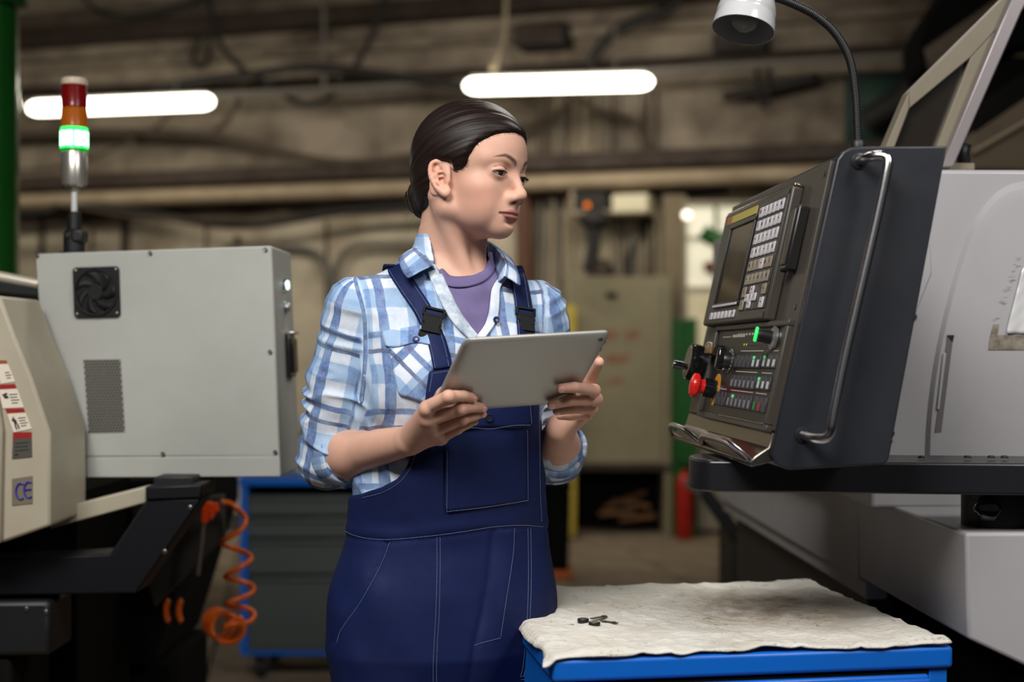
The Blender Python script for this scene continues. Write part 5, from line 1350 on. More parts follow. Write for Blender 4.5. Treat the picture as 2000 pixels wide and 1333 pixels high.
# right hand (palm behind the tablet's lower corner, fingers across its back)
def hand(sdf, W, mcps, fingers, radii, thumb, trad, palm_r=.0135, kn=Vector((0, 0, 0))):
    for i, m in enumerate(mcps):
        sdf.cone(W + (m - W) * .02, m, palm_r + .0045, palm_r - .0025, .009)
    for i in range(3):
        sdf.cone(W.lerp(mcps[i].lerp(mcps[i + 1], .5), .3), mcps[i].lerp(mcps[i + 1], .5), palm_r, palm_r - .003, .012)
    for m in mcps: sdf.ell(m + kn * .0042, (.0092, .0092, .0092), .007)
    for pts, rr in zip(fingers, radii):
        sdf.chain(pts, rr, .0022)
        sdf.ell(pts[1] + kn * .0012, (rr[1] * 1.02,) * 3, .003)
    sdf.chain(thumb, trad, .006)
FR = [(.0108, .0092, .0082, .0072), (.0110, .0094, .0084, .0073), (.0106, .0090, .0080, .0070), (.0095, .0080, .0072, .0063)]
m1 = [th(834, 797, .006), th(838, 820, .012), th(847, 841, .012), th(862, 855, .006)]
f1 = [[m1[0], th(876, 775, .0165), th(905, 774, .0105), th(921, 777, .0078)],
      [m1[1], th(899, 799, .0190), th(925, 795, .0115), th(940, 797, .0085)],
      [m1[2], th(903, 819, .0170), th(926, 812, .0105), th(939, 809, .0085)],
      [m1[3], th(893, 838, .0120), th(912, 829, .0085), th(924, 824, .0065)]]
t1 = [W1 + Vector((.012, .004, .004)), th(838, 812, -.030), th(866, 772, -.026), th(886, 745, -.021)]
hand(sk, W1, m1, f1, FR, t1, [.015, .0125, .0105, .0085], .0125, (tN + Vector((-.4, -.4, .2))).normalized())
# left hand (behind and around the lower right corner)
m2 = [th(1149, 778, -.034), th(1150, 792, -.032), th(1143, 806, -.028), th(1130, 818, -.020)]
f2 = [[m2[0], th(1160, 763, .0040), th(1122, 757, .0115), th(1096, 759, .0085)],
      [m2[1], th(1164, 780, .0020), th(1112, 783, .0115), th(1078, 791, .0085)],
      [m2[2], th(1155, 798, .0000), th(1116, 799, .0050), th(1088, 803, .0030)],
      [m2[3], th(1146, 811, -.004), th(1114, 813, -.004), th(1094, 813, -.006)]]
t2 = [W2 + Vector((.010, .006, .008)), th(1136, 790, -.050), th(1152, 742, -.030), th(1170, 708, -.020)]
hand(sk, W2, m2, f2, FR, t2, [.015, .0125, .0100, .0080], .012, Vector((.8, .2, .1)))

def skin_paint(v):
    n = len(v); c = np.tile(np.array(lin((208, 163, 142))[:3]), (n, 1))
    q = ((v - HC) @ HR) / HS; f, l, u = q.T
    ns = vnoise(v * 55.0) * .5 + vnoise(v * 140.0) * .3
    c *= (1 + ns * .05)[:, None]
    def tint(wt, col):
        nonlocal c
        wt = np.clip(wt, 0, 1)[:, None]; c = c * (1 - wt) + np.array(lin(col)[:3]) * wt
    hd = (u > -.13) & (np.abs(l) < .09) & (np.abs(f) < .13)
    g = lambda cf, cl, cu, r: np.exp(-((f - cf) ** 2 + (np.abs(l) - cl) ** 2 + (u - cu) ** 2) / r ** 2)
    tint(hd * .38 * g(.06, .048, -.028, .026), (206, 132, 112))
    tint(hd * .25 * g(.108, 0, -.02, .012), (214, 140, 120))
    tint(hd * .30 * g(-.012, .08, 0, .028), (216, 140, 118))
    tint(hd * .40 * g(.078, .032, .020, .011), (178, 118, 98))          # upper lids
    tint(hd * .5 * np.exp(-((f - .088) ** 2 * .3 + (np.abs(l) - .034) ** 2 * .25 + (u - .0275) ** 2 * 6) / .008 ** 2), (150, 96, 80))  # fold above the lid, its crease shade painted into the skin
    ld = lips.ev(v.astype(np.float32))
    tint(hd * np.clip((.0016 - ld) / .0014, 0, 1) * .80, (160, 98, 92))
    tint(hd * np.clip((.0018 - mline.ev(v.astype(np.float32))) / .0016, 0, 1) * .8, (92, 48, 44))  # parting of the lips painted dark, shade put into the colour
    tint(hd * .85 * g(.1025, .0068, -.0300, .0036), (96, 52, 46))  # nostril hollow tinted dark, its shade is in the skin colour
    # eyebrows
    bl = np.abs(l); s = np.clip((bl - .010) / .038, 0, 1)
    bu = .0300 + .0105 * np.sin(np.clip(s * 1.45, 0, 1) * PI * .5) - .0045 * np.clip(s - .62, 0, 1) / .38
    bw = .0046 * (1 - .88 * s ** 1.4)
    bd = np.abs(u - bu) / bw
    wt = np.clip(1.5 - bd, 0, 1) * (bl > .008) * (bl < .050) * (f > .045) * np.clip((bl - .008) / .004, 0, 1)
    tint(hd * wt * (.86 + .14 * vnoise(np.stack([bl * 400, u * 900, f * 100], 1))), (58, 36, 28))
    # knuckles and finger tips
    for fg in f1 + f2:
        for k, (r, a) in enumerate(((.010, .30), (.009, .34), (.007, .15), (.009, .40))):
            dd = ((v - np.array(fg[k])) ** 2).sum(1)
            tint(a * np.exp(-dd / r ** 2), (206, 128, 110))
    return np.clip(c, 0, 1)

ap_ = np.array([list(q) for fg in f1 + f2 for q in fg] + [list(q) for q in t1 + t2 + [E1, E2, S1, S2]] + [list(HC + .14), list(HC - .14)])
sv, sf = sk.mesh(.0015, ap_.min(0) - .06, ap_.max(0) + .06, B=20); sv = smooth_mesh(sv, sf, 1, .35)
def skin_mat():
    m = bpy.data.materials.new('skin'); m.use_nodes = True; t = NT(m)
    a = t.new('ShaderNodeAttribute', attribute_name='Col')
    t.link(a.outputs['Color'], t.b.inputs['Base Color'])
    t.b.inputs['Roughness'].default_value = .52; t.b.inputs['Specular IOR Level'].default_value = .32
    t.b.inputs['Subsurface Weight'].default_value = .12
    t.b.inputs['Subsurface Radius'].default_value = (1.0, .35, .18); t.b.inputs['Subsurface Scale'].default_value = .006
    t.bump(t.noise(900, 3), .12, .0004); return m
body = big_mesh('body', sv, sf, skin_mat(), person, cols={'Col': skin_paint(sv)})

# eyes
M_eye = mat('eye_white', (225, 215, 208), .12, coat=.6)
M_iris = mat('iris', (74, 66, 62), .10, coat=1)
M_black = mat('pupil_black', (8, 7, 7), .1, coat=1)
M_lash = mat('lash', (22, 15, 13), .6)
Mwet = mat('nail', (214, 158, 142), .22, coat=.5)
def hdir(az, el): return Vector(HR @ np.array([math.cos(el) * math.cos(az), math.cos(el) * math.sin(az), math.sin(el)]))
for g in (-1, 1):
    ec = hp(EYE[0], g * EYE[1], EYE[2])
    e = MB().ball(ec, .0145, n=24, m=16).build('eyeball', M_eye, body)
    gz = hdir(.02 * g - .10, -.26); x, y, z = frame(gz)
    for nm, r, mm, k in (('iris', .0066, M_iris, .01458), ('pupil', .0031, M_black, .01464)):
        prof = [(k * math.sin(t), k * math.cos(t)) for t in np.linspace(math.asin(r / k), 0.001, 6)]
        MB().lathe(prof, ec, gz, 20, cap=False).build(nm, mm, e, angle=180)
    lash = MB(); up = []
    for az in np.linspace(-.70, 1.18, 22):
        u_, l_ = lid_el(np.array([az])); d = hdir(az * g, float(u_[0])); up.append(ec + d * .0163)
    lash.tube(up, [.0003 + .0005 * math.sin(PI * i / 21) for i in range(22)], 5)
    for i, az in enumerate(np.linspace(-.5, 1.20, 34)):
        u_, _q = lid_el(np.array([az])); d = hdir(az * g, float(u_[0])); p0 = ec + d * .0162
        out = hdir(az * g * 1.25, float(u_[0]) - .45)
        L = .0065 * (.55 + .55 * (i / 33)) * random.uniform(.8, 1.1)
        p1 = p0 + out * L * .6; p2 = p0 + out * L + Vector((0, 0, .0016))
        lash.tube([p0, p1, p2], [.00028, .0002, .00006], 4)
    lash.build('eyelash', M_lash, body)
    low = []
    for az in np.linspace(-.5, 1.18, 14):
        _q, l_ = lid_el(np.array([az])); low.append(ec + hdir(az * g, float(l_[0])) * .0157)
    MB().tube(low, .00028, 4).build('eyelash', M_lash, body)
# finger nails
def nail(tip, prev, out, r=.0048):
    d = (tip - prev).normalized(); n = (out - d * out.dot(d)).normalized(); s = d.cross(n)
    c = tip + d * .0012 + n * (r + .0004)
    MB().ball(c, (.0048, .0058, .0016), (s, d, n), 12, 8).build('fingernail', Mwet, body)
for i, fg in enumerate(f1): nail(fg[3], fg[2], tN + Vector((0, -.3, .5)), FR[i][3] - .0012)
for i, fg in enumerate(f2[:3]): nail(fg[3], fg[2], tN + Vector((0, -.3, .35)), FR[i][3] - .0012)
nail(t2[3], t2[2], -tN, .0065)

# ---------------------------------------------------------------- hair
hs = Sdf(); hs.setframe(HR * HS, HC)
hs.ell((-.002, 0, .047), (.0945, .0785, .0860), 0)
hs.ell((.026, 0, .050), (.070, .066, .0635), .02)
hs.ell((-.036, 0, -.008), (.050, .060, .060), .03)
hs.ell((-.074, 0, -.026), (.024, .032, .030), .012)
HPOLY = [(.16, .0835), (.092, .0800), (.082, .0715), (.072, .0625), (.062, .0550), (.0555, .046), (.051, .034), (.046, .021), (.037, .0115), (.027, .009), (.020, .012), (.016, .022),
         (-.010, .022), (-.016, .008), (-.017, -.010), (-.021, -.026), (-.036, -.044), (-.062, -.058), (-.16, -.064), (-.2, .2), (.2, .2)]
def hair_cut(p):
    q = ((p - HC.astype(np.float32)) @ HR.astype(np.float32)) / HS
    n = vnoise(q * np.array([260, 260, 90], np.float32)) * .0006 + vnoise(q * 60.0) * .0009
    fr = np.clip(q[:, 0] / .05, 0, 1)
    return (poly_sd(HPOLY, q[:, 0], q[:, 2] + .06 * fr * np.abs(q[:, 1]) * 0 ) * HS + n).astype(np.float32)
hs.fn(hair_cut, HC - .3, HC + .3, .012, 'i')
BUNC = np.array([-.094, .0, -.026]); AXV = np.array([.85, .42, .36])
def strand(v):
    q = ((v - HC) @ HR) / HS - BUNC; a = AXV / np.linalg.norm(AXV)
    b = np.cross(a, [0, 0, 1.]); b /= np.linalg.norm(b); c = np.cross(a, b)
    r = np.sqrt((q ** 2).sum(1)) + 1e-6
    ang = np.arctan2(q @ b, q @ c)
    return np.stack([ang, r, q @ a / r], 1)
def hair_disp(p, d):
    s = strand(p.astype(np.float64))
    n = vnoise(np.stack([s[:, 0] * 26, s[:, 1] * 7, np.zeros(len(s))], 1)) * .0009 + vnoise(np.stack([s[:, 0] * 70, s[:, 1] * 10, np.zeros(len(s))], 1)) * .0004
    return d + n.astype(np.float32)
v, f = hs.mesh(.0016, HC + np.array([-.16, -.14, -.12]), HC + np.array([.14, .14, .16]), disp=hair_disp)
v = smooth_mesh(v, f, 1, .3)
def hair_mat():
    m = bpy.data.materials.new('hair'); m.use_nodes = True; t = NT(m)
    a = t.new('ShaderNodeAttribute', attribute_name='strand')
    nz = t.noise(1.0, 3, .6, a.outputs['Vector'], (55, 6, 0)); nz2 = t.noise(1.0, 2, .6, a.outputs['Vector'], (220, 9, 0))
    s = t.math('ADD', t.math('MULTIPLY', nz, .6), t.math('MULTIPLY', nz2, .4))
    t.link(t.ramp(s, [(.3, lin((16, 11, 10))[:3]), (.55, lin((32, 22, 19))[:3]), (.75, lin((54, 37, 30))[:3])]), t.b.inputs['Base Color'])
    t.b.inputs['Roughness'].default_value = .40; t.b.inputs['Specular IOR Level'].default_value = .26
    t.b.inputs['Anisotropic'].default_value = .5
    t.bump(s, .6, .0012); return m
M_hair = hair_mat()
hair = big_mesh('hair', v, f, M_hair, person, attrs={'strand': strand(v)})
# fine baby hairs that soften the hairline
skin_bvh = BVHTree.FromPolygons(sv.tolist(), sf.tolist())
hcv = hair_cut(v.astype(np.float32)); ql = ((v - HC) @ HR) / HS
cand = np.where((np.abs(hcv + .0012) < .0012) & (ql[:, 1] < .03) & (ql[:, 0] > .0) & (ql[:, 2] > .0))[0]
bh = MB(); nb_ = 0
for i in rng.permutation(cand):
    p = Vector(v[i]); q = ql[i]; n_ = skin_bvh.find_nearest(p)
    if n_[3] > .0022 or nb_ >= 230: continue
    nb_ += 1
    out = Vector((.35, -.1, -1.0)) if q[2] < .055 else Vector((.1, -.35, -1.0))
    out = Vector(HR @ np.array(out)).normalized(); back = Vector(HR @ np.array([-1.0, -.3, .15])).normalized()
    L = random.uniform(.0015, .0042) * (1.35 if q[2] < .03 else 1); pts = []
    for k_ in range(4):
        w_ = p + out * (L * (1 - 1.2 * k_ / 3)) + back * (L * 1.3 * (k_ / 3) ** 1.4)
        n_ = skin_bvh.find_nearest(w_); pts.append(n_[0] + n_[1] * (.0001 + .0016 * (k_ / 3)))
    bh.tube(pts, [.00006, .00011, .00014, .00014], 3)
tag(bh.build('baby_hairs', mat('hair_fine', (46, 31, 26), .5, spec=.2), hair), kind='stuff')
# low bun: a twisted coil
bn = MB(); bc = hp(-.094, 0, -.026); bx_, by_, bz_ = [Vector(HR[:, i]) for i in range(3)]
for k in range(5):
    pts = []
    for i in range(26):
        a = 2 * PI * i / 25 + k * 1.1; rr = .0200 - .0026 * k
        pts.append(bc + (by_ * math.cos(a) + bz_ * math.sin(a)) * (rr + .002 * math.sin(3 * a)) - bx_ * (.004 * k - .004 + .003 * math.sin(a + k)))
    bn.tube(pts, .0105 - .0008 * k, 9, cap=True)
bun = bn.build('hair_bun', mat('hair_dark', (34, 22, 18), .38), hair, angle=180)
fly = MB()
for i in range(130):
    if i < 55:
        a = random.uniform(-.5, 1.25); f0 = .095 * math.sin(a) ; u0 = .045 + .089 * math.cos(a); l0 = random.uniform(-.02, .025)
        st = Vector((f0 * .98, l0, u0)); d = Vector((random.uniform(-.8, .3), random.uniform(-.3, .3), random.uniform(.15, .55)))
        L = random.uniform(.006, .024)
    elif i < 95:
        st = Vector((-.095 + random.uniform(-.02, .02), random.uniform(-.02, .01), -.035 + random.uniform(-.025, .03)))
        d = Vector((random.uniform(-1, -.2), random.uniform(-.5, .2), random.uniform(-.9, .5))); L = random.uniform(.01, .035)
    else:
        t_ = random.random(); st = Vector((.044 + .030 * t_, -.0635 + .012 * t_, .016 + .05 * t_)); d = Vector((.25, .06, -.5)); L = random.uniform(.004, .010)
    p0 = hp(*st); p1 = hp(*(st + d * L * .55)); p2 = hp(*(st + d * L + Vector((0, 0, -.25 * L))))
    fly.tube([Vector(q) for q in catmull([p0, p1, p2], 3)], [.00016 * (1 - k / 8) for k in range(7)], 3)
tag(fly.build('stray_hairs', M_hair, hair), kind='stuff')

# ---------------------------------------------------------------- clothes: cloth materials
def plaid_mat():
    m = bpy.data.materials.new('plaid_cloth'); m.use_nodes = True; t = NT(m)
    a = t.new('ShaderNodeAttribute', attribute_name='plaid')
    sp = t.new('ShaderNodeSeparateXYZ'); t.link(a.outputs['Vector'], sp.inputs[0])
    wob = t.math('MULTIPLY', t.math('SUBTRACT', t.noise(14, 2), .5), .010)
    fu = t.math('FRACT', t.math('DIVIDE', t.math('ADD', sp.outputs[0], wob), .098))
    fv = t.math('FRACT', t.math('DIVIDE', t.math('ADD', sp.outputs[1], wob), .118))
    W, Lb, Mb, Db = (.78, .81, .86), (.33, .49, .70), (.065, .16, .39), (.030, .065, .20)
    ru = t.ramp(fu, [(0, W), (.20, W), (.215, Lb), (.33, Lb), (.345, Mb), (.54, Mb), (.555, Lb), (.66, Lb), (.675, W), (.75, W), (.76, Mb), (.90, Mb), (.91, W), (1, W)])
    rv = t.ramp(fv, [(0, W), (.26, W), (.275, Lb), (.52, Lb), (.535, W), (.66, W), (.67, Db), (.715, Db), (.725, W), (.85, W), (.865, Mb), (.93, Mb), (.945, W), (1, W)])
    wash = t.ramp(t.noise(30, 5, .7), [(.30, (.35, .35, .35)), (.62, (1, 1, 1))])
    wash2 = t.ramp(t.noise(320, 3, .7), [(.25, (.5, .5, .5)), (.7, (1, 1, 1))])
    base = t.mix(1.0, ru, rv, 'MULTIPLY')
    base = t.mix(t.math('MULTIPLY', t.math('SUBTRACT', 1.0, t.math('MULTIPLY', wash, wash2)), .32), base, (.80, .84, .89, 1))
    mot = t.ramp(t.noise(22, 6, .72), [(.46, (0, 0, 0)), (.70, (.60, .60, .60))])
    base = t.mix(mot, base, (.30, .46, .68, 1))
    base = t.mix(sp.outputs[2], base, t.mix(wash2, (.20, .33, .56, 1), (.52, .64, .78, 1)))
    t.link(base, t.b.inputs['Base Color'])
    t.b.inputs['Roughness'].default_value = .85; t.b.inputs['Specular IOR Level'].default_value = .2
    t.bump(t.noise(1200, 2), .25, .0005); return m
M_plaid = plaid_mat()
M_plain = mat('washed_cloth', (205, 215, 224), .85, dirt=(82, 108, 150), dscale=55, damt=.75, bump=.3, bscale=1100, bdist=.0006, spec=.2)
M_tee = mat('purple_jersey', (112, 102, 142), .85, bump=.25, bscale=1500, spec=.2, dirt=(100, 90, 128), dscale=40, damt=.5)
M_navy = mat('navy_twill', (9, 25, 72), .72, bump=.35, bscale=1600, bdist=.0006, spec=.25, dirt=(7, 18, 56), dscale=9, damt=.7)
M_stitch = mat('pale_thread', (118, 134, 170), .8)
M_buckle = mat('buckle_plastic', (9, 9, 10), .55, spec=.25)
M_btn = mat('navy_button', (22, 34, 80), .3)

def pxy(p): return CX + p[:, 0] / p[:, 1] * FPX, HY - (p[:, 2] - CH) / p[:, 1] * FPX
def loc_f(p): return (p[:, 0] - TX) * TF[0] + (p[:, 1] - TY) * TF[1]
def loc_l(p): return (p[:, 0] - TX) * TL[0] + (p[:, 1] - TY) * TL[1]
# undershirt
ts = Sdf(); add_torso(ts, -.005, 1.0)
ts.setframe(np.eye(3), (0, 0, 0))
for q_ in NECK: ts.cone(q_[0], q_[1], q_[2] + .006, q_[3] + .006, q_[4])
ts.cone(P(925, 575, 2.243), P(1010, 550, 2.30), .013, .013, .02); ts.cone(P(918, 575, 2.243), P(800, 548, 2.24), .013, .013, .02)
NECKL = [(740, 380), (740, 520), (846, 514), (862, 533), (880, 543), (902, 545), (926, 540), (944, 529), (954, 508), (950, 486), (1000, 380)]
def tee_cut(p):
    x, y = pxy(p); d = poly_sd(NECKL, x, y) * .00082
    return np.where(loc_f(p) > -.02, d, np.maximum(d, -1)).astype(np.float32)
ts.fn(tee_cut, (-1, 1, 1.3), (1, 4, 1.6), .002, 's')
v, f = ts.mesh(.0028, (TX - .17, TY - .2, 1.16), (TX + .17, TY + .15, 1.46)); v = smooth_mesh(v, f, 1)
tee = big_mesh('undershirt', v, f, M_tee, person)
tee_bvh = BVHTree.FromPolygons(v.tolist(), f.tolist())
# shirt
D1 = (W1 - E1).normalized(); D2 = (W2 - E2).normalized()
C1 = E1 + D1 * .040; C2 = E2 + D2 * .050
ss = Sdf(); add_torso(ss, 0.0, 1.0)
VNECK = [(838, 430), (846, 520), (862, 562), (885, 606), (906, 636), (930, 663), (934, 663), (956, 628), (960, 585), (962, 556), (985, 541), (990, 520), (965, 430)]
def v_cut(p):
    x, y = pxy(p); d = poly_sd(VNECK, x, y) * .00082
    return np.maximum(d, .0 - loc_f(p)).astype(np.float32)
ss.cone(P(886, 585, 2.31), P(894, 420, 2.30), .058, .062, .004, 's')
ss.fn(v_cut, (-1, 1, 1.25), (1, 4, 1.6), .002, 's')
ss.chain([S1, S1.lerp(E1, .5) + Vector((-.004, 0, 0)), E1], [.0505, .0500, .048], .02)
ss.cone(E1, C1, .0485, .0425, .01)
ss.chain([S2, S2.lerp(E2, .5) + Vector((.004, 0, 0)), E2], [.0535, .050, .046], .02)
ss.cone(E2, C2, .045, .044, .01)
def seg_t(p, a, b):
    a = np.array(a); b = np.array(b); ba = b - a; L = np.linalg.norm(ba)
    t = (p - a) @ (ba / L); q = p - a - t[:, None] * (ba / L)
    return t, np.sqrt((q ** 2).sum(1)), q, L
def is_sleeve(p):
    l = loc_l(p); z = p[:, 2]
    lb = np.interp(z, [.95, 1.10, 1.2, 1.30, 1.39, 1.42], [.168, .162, .152, .149, .157, .16])
    return np.clip((-l - lb) / .016 + .5, 0, 1), np.clip((l - lb) / .016 + .5, 0, 1)
def shirt_disp(p, d):
    P_ = p.astype(np.float64); d = d.astype(np.float64)
    o = np.zeros(len(P_))
    for S_, E_, sg in ((S1, E1, 0), (S2, E2, 1)):
        t, r, q, L = seg_t(P_, S_, E_); msk = is_sleeve(P_)[sg]
        u = t / L
        amp = np.clip(.0022 + .0120 * np.clip(u - .25, 0, .7), 0, .0085) * msk * (1 - .75 * np.clip((u - .86) / .1, 0, 1))
        w = vnoise(np.stack([t * 52 + 9 * sg, q[:, 0] * 9 + t * 6, q[:, 1] * 11], 1))
        o += amp * (.75 - 1.9 * np.abs(w)) * 1.3 + msk * .0022 * np.clip(u / .3, .25, 1) * vnoise(P_ * 22)
    bd = 1 - np.maximum(*is_sleeve(P_))
    w = vnoise(np.stack([P_[:, 0] * 30 + P_[:, 2] * 14, P_[:, 1] * 10, P_[:, 2] * 9], 1))
    lowz = np.clip((1.30 - P_[:, 2]) / .15, .35, 1)
    o += bd * (.0078 * lowz * (.7 - 1.7 * np.abs(w)) + .0022 * vnoise(P_ * 26) + .0010 * vnoise(P_ * 60))
    # armhole seam groove
    l = loc_l(P_); lb = np.interp(P_[:, 2], [.95, 1.10, 1.2, 1.30, 1.39, 1.42], [.168, .162, .152, .149, .157, .16])
    o -= .0010 * np.exp(-((np.abs(l) - lb) / .006) ** 2) * np.clip((P_[:, 2] - 1.15) / .05, 0, 1)
    return (d - o).astype(np.float32)
ss2 = ss
v, f = ss.mesh(.0025, (TX - .32, TY - .24, .93), (TX + .32, TY + .24, 1.47), disp=shirt_disp)
v = smooth_mesh(v, f, 1, .4)
# open the cuffs
def shirt_plaid(v):
    l = loc_l(v); fr = loc_f(v)
    pl = np.stack([l * 1.06 + .018 + .05 * np.sign(l) * np.maximum(0, -fr), v[:, 2] + .012 * np.sin(l * 14), np.zeros(len(v))], 1)
    for S_, E_, C_, sg in ((S1, E1, C1, 0), (S2, E2, C2, 1)):
        msk = is_sleeve(v)[sg] > .5
        t, r, q, L = seg_t(v, S_, E_)
        ax = np.array((E_ - S_).normalized()); e1 = np.cross(ax, [0, 1, 0]); e1 /= np.linalg.norm(e1); e2 = np.cross(ax, e1)
        ang = np.arctan2(q @ e1, q @ e2)
        pl[msk] = np.stack([ang * .050 + .010, -t * 1.0 + .02, np.zeros(len(v))], 1)[msk]
    nr = np.maximum(*[np.clip((.30 - np.abs(m_ - .5)) / .06, 0, 1) for m_ in is_sleeve(v)]); pl[:, 2] = nr
    return pl
shirt = big_mesh('shirt', v, f, M_plaid, person, attrs={'plaid': shirt_plaid(v)})
shirt_bvh = BVHTree.FromPolygons(v.tolist(), f.tolist())
# overalls
os_ = Sdf(); add_torso(os_, .0075, .60, arms=False)
os_.setframe(np.eye(3), (0, 0, 0))
os_.ell(tp(0, .06, 1.10), (.125, .075, .12), .05, rot=np.stack([TL, TF, [0, 0, 1]], 1))
BIB = [(838, 727), (884, 719), (1045, 716), (1052, 760), (1057, 820), (1060, 900), (1074, 965), (1100, 1010), (1300, 1030), (1300, 2300), (300, 2300), (300, 968), (690, 968), (706, 967), (745, 956), (776, 937), (797, 910), (808, 880), (820, 830), (832, 790)]
def bib_cut(p):
    x, y = pxy(p); d = poly_sd(BIB, x, y) * .00083
    b = np.maximum(p[:, 2] - 1.03, -1)
    return np.where(loc_f(p) > -.012, d, b).astype(np.float32)
os_.fn(bib_cut, (-2, 1, 0), (2, 4, 2), .003, 'i')
for g in (-1, 1):
    os_.chain([tp(g * .080 - .012, .0, .86), tp(g * .090 - .012, .01, .48), tp(g * .095 - .012, -.005, .07)], [.098, .082, .074], .05)
def ov_disp(p, d):
    P_ = p.astype(np.float64); z = P_[:, 2]
    o = .0046 * vnoise(np.stack([P_[:, 0] * 20 + 1.5 * np.sin(z * 7), P_[:, 1] * 12, z * 4.5], 1)) + .0012 * vnoise(P_ * 30)
    x, y = pxy(P_)
    sy = np.interp(x, [660, 690, 760, 830, 900, 965, 1020, 1060], [1038, 1048, 1055, 1049, 1040, 1030, 1027, 1030])
    o -= .0020 * np.exp(-((y - sy - 4) / 4) ** 2)
    o += .0016 * np.exp(-((y - sy + 10) / 12) ** 2)
    # fly overlap and drape between the legs
    fx = np.interp(y, [1030, 1130, 1200, 1260, 1400], [964, 955, 942, 928, 905])
    o -= np.where(y > 1035, .0035 * np.exp(-((x - fx) / 7) ** 2), 0)
    o += np.where(y > 1035, .0040 * np.exp(-((x - fx - 34) / 26) ** 2), 0)
    px_ = np.interp(y, [1055, 1110, 1180, 1230, 1260], [763, 741, 702, 667, 655])
    o -= np.where((y > 1060) & (y < 1258), .0030 * np.exp(-((x - px_ + 4) / 4.5) ** 2), 0)
    return (d.astype(np.float64) - o).astype(np.float32)
v, f = os_.mesh(.003, (TX - .3, TY - .27, .06), (TX + .3, TY + .27, 1.30), disp=ov_disp); v = smooth_mesh(v, f, 2, .45)
overalls = big_mesh('overalls', v, f, M_navy, person)
ov_bvh = BVHTree.FromPolygons(v.tolist(), f.tolist())

def surf(x, y, trees):
    c, d = ray(x, y); best = None
    for t in trees:
        loc, n, i, dist = t.ray_cast(c, d)
        if loc is not None and (best is None or dist < best[2]): best = (loc, n if n.dot(d) < 0 else -n, dist)
    return best
def patch(name, grid, off, m, parent, trees, solid=.0016, plaid=None, extra=None, subd=1):
    """cloth piece laid on the garment below it; grid: rows of picture points"""
    R_, Cn = len(grid), len(grid[0]); loc = [[None] * Cn for _ in range(R_)]
    for i in range(R_):
        for j in range(Cn):
            h = surf(*grid[i][j], trees)
            if h: loc[i][j] = h[0] + h[1] * off
    last = None
    for i in range(R_):
        for j in range(Cn):
            if loc[i][j] is None:
                nb = [loc[a][b] for a in range(R_) for b in range(Cn) if loc[a][b] is not None]
                tgt = P(*grid[i][j], 2.25)
                best = min(nb, key=lambda q: (q - P(*grid[i][j], q.y)).length)
                loc[i][j] = P(*grid[i][j], best.y + .01)
    vs = [q for r_ in loc for q in r_]
    if extra: vs = extra(vs)
    fs = [(i * Cn + j, i * Cn + j + 1, (i + 1) * Cn + j + 1, (i + 1) * Cn + j) for i in range(R_ - 1) for j in range(Cn - 1)]
    o = link_mesh(name, vs, fs, m, parent, angle=180, solid=solid, offset=0, subd=subd)
    if plaid is not None:
        at = o.data.attributes.new('plaid', 'FLOAT_VECTOR', 'POINT')
        pv = [plaid(*grid[i][j]) for i in range(R_) for j in range(Cn)]
        at.data.foreach_set('vector', np.array(pv, np.float32).ravel())
    return o
def ribbon_grid(cl, wd, n=14, m=5):
    """picture-space strip along centre line cl [(x, y)], width wd px (or list)"""
    c = catmull([(x, y, 0) for x, y in cl], max(2, n // (len(cl) - 1))); g = []
    for i, p in enumerate(c):
        a = c[max(i - 1, 0)]; b = c[min(i + 1, len(c) - 1)]; t = np.array(b) - np.array(a); t /= np.linalg.norm(t)
        nx, ny = -t[1], t[0]
        wdt = np.interp(i / (len(c) - 1), np.linspace(0, 1, len(wd)), wd) if hasattr(wd, '__len__') else wd
        g.append([(p[0] + nx * wdt * s, p[1] + ny * wdt * s) for s in np.linspace(-.5, .5, m)])
    return g
def bil(a, b, c, d, n=6, m=6):
    """grid between corners a (top left) b (top right) c (bottom right) d (bottom left)"""
    a, b, c, d = [np.array(q, float) for q in (a, b, c, d)]
    return [[tuple((a * (1 - j / m) + b * j / m) * (1 - i / n) + (d * (1 - j / m) + c * j / m) * i / n) for j in range(m + 1)] for i in range(n + 1)]
def stitches(name, lines, trees, parent, off=.0012, step=4.2, r=.00034, m=None):
    """dashed thread along picture-space polylines"""
    b = MB()
    for ln in lines:
        c = catmull([(x, y, 0) for x, y in ln], 12); pos = 0; acc = []
        L = [0]
        for i in range(1, len(c)): L.append(L[-1] + float(np.linalg.norm(np.array(c[i]) - np.array(c[i - 1]))))
        xs = [q[0] for q in c]; ys = [q[1] for q in c]; s = 0
        while s < L[-1] - 2:
            pts = []
            for k in (0, .68):
                h = surf(float(np.interp(s + k * step, L, xs)), float(np.interp(s + k * step, L, ys)), trees)
                if h: pts.append(h[0] + h[1] * off)
            if len(pts) == 2 and .0005 < (pts[1] - pts[0]).length < .012: b.tube(pts, r, 4)
            s += step
    if b.v: return tag(b.build(name, m or M_stitch, parent), kind='stuff')

# overall details
T_OV = [ov_bvh]; T_ALL = [ov_bvh, shirt_bvh, tee_bvh]; T_SH = [shirt_bvh, tee_bvh]
def strap_extra(back):
    def ex(vs): return vs
    return ex
sl = ribbon_grid([(773, 524), (783, 542), (803, 572), (826, 606), (841, 640), (853, 672), (864, 722)], [36, 35, 34, 33, 33, 34, 36], 20)
strapL = patch('shoulder_strap', sl, .0035, M_navy, overalls, T_ALL, .0022)
sr = ribbon_grid([(1006, 521), (1011, 545), (1016, 575), (1020, 603), (1024, 640), (1026, 680), (1026, 725)], [30, 31, 31, 31, 31, 32, 32], 20)
strapR = patch('shoulder_strap', sr, .0035, M_navy, overalls, T_ALL, .0022)
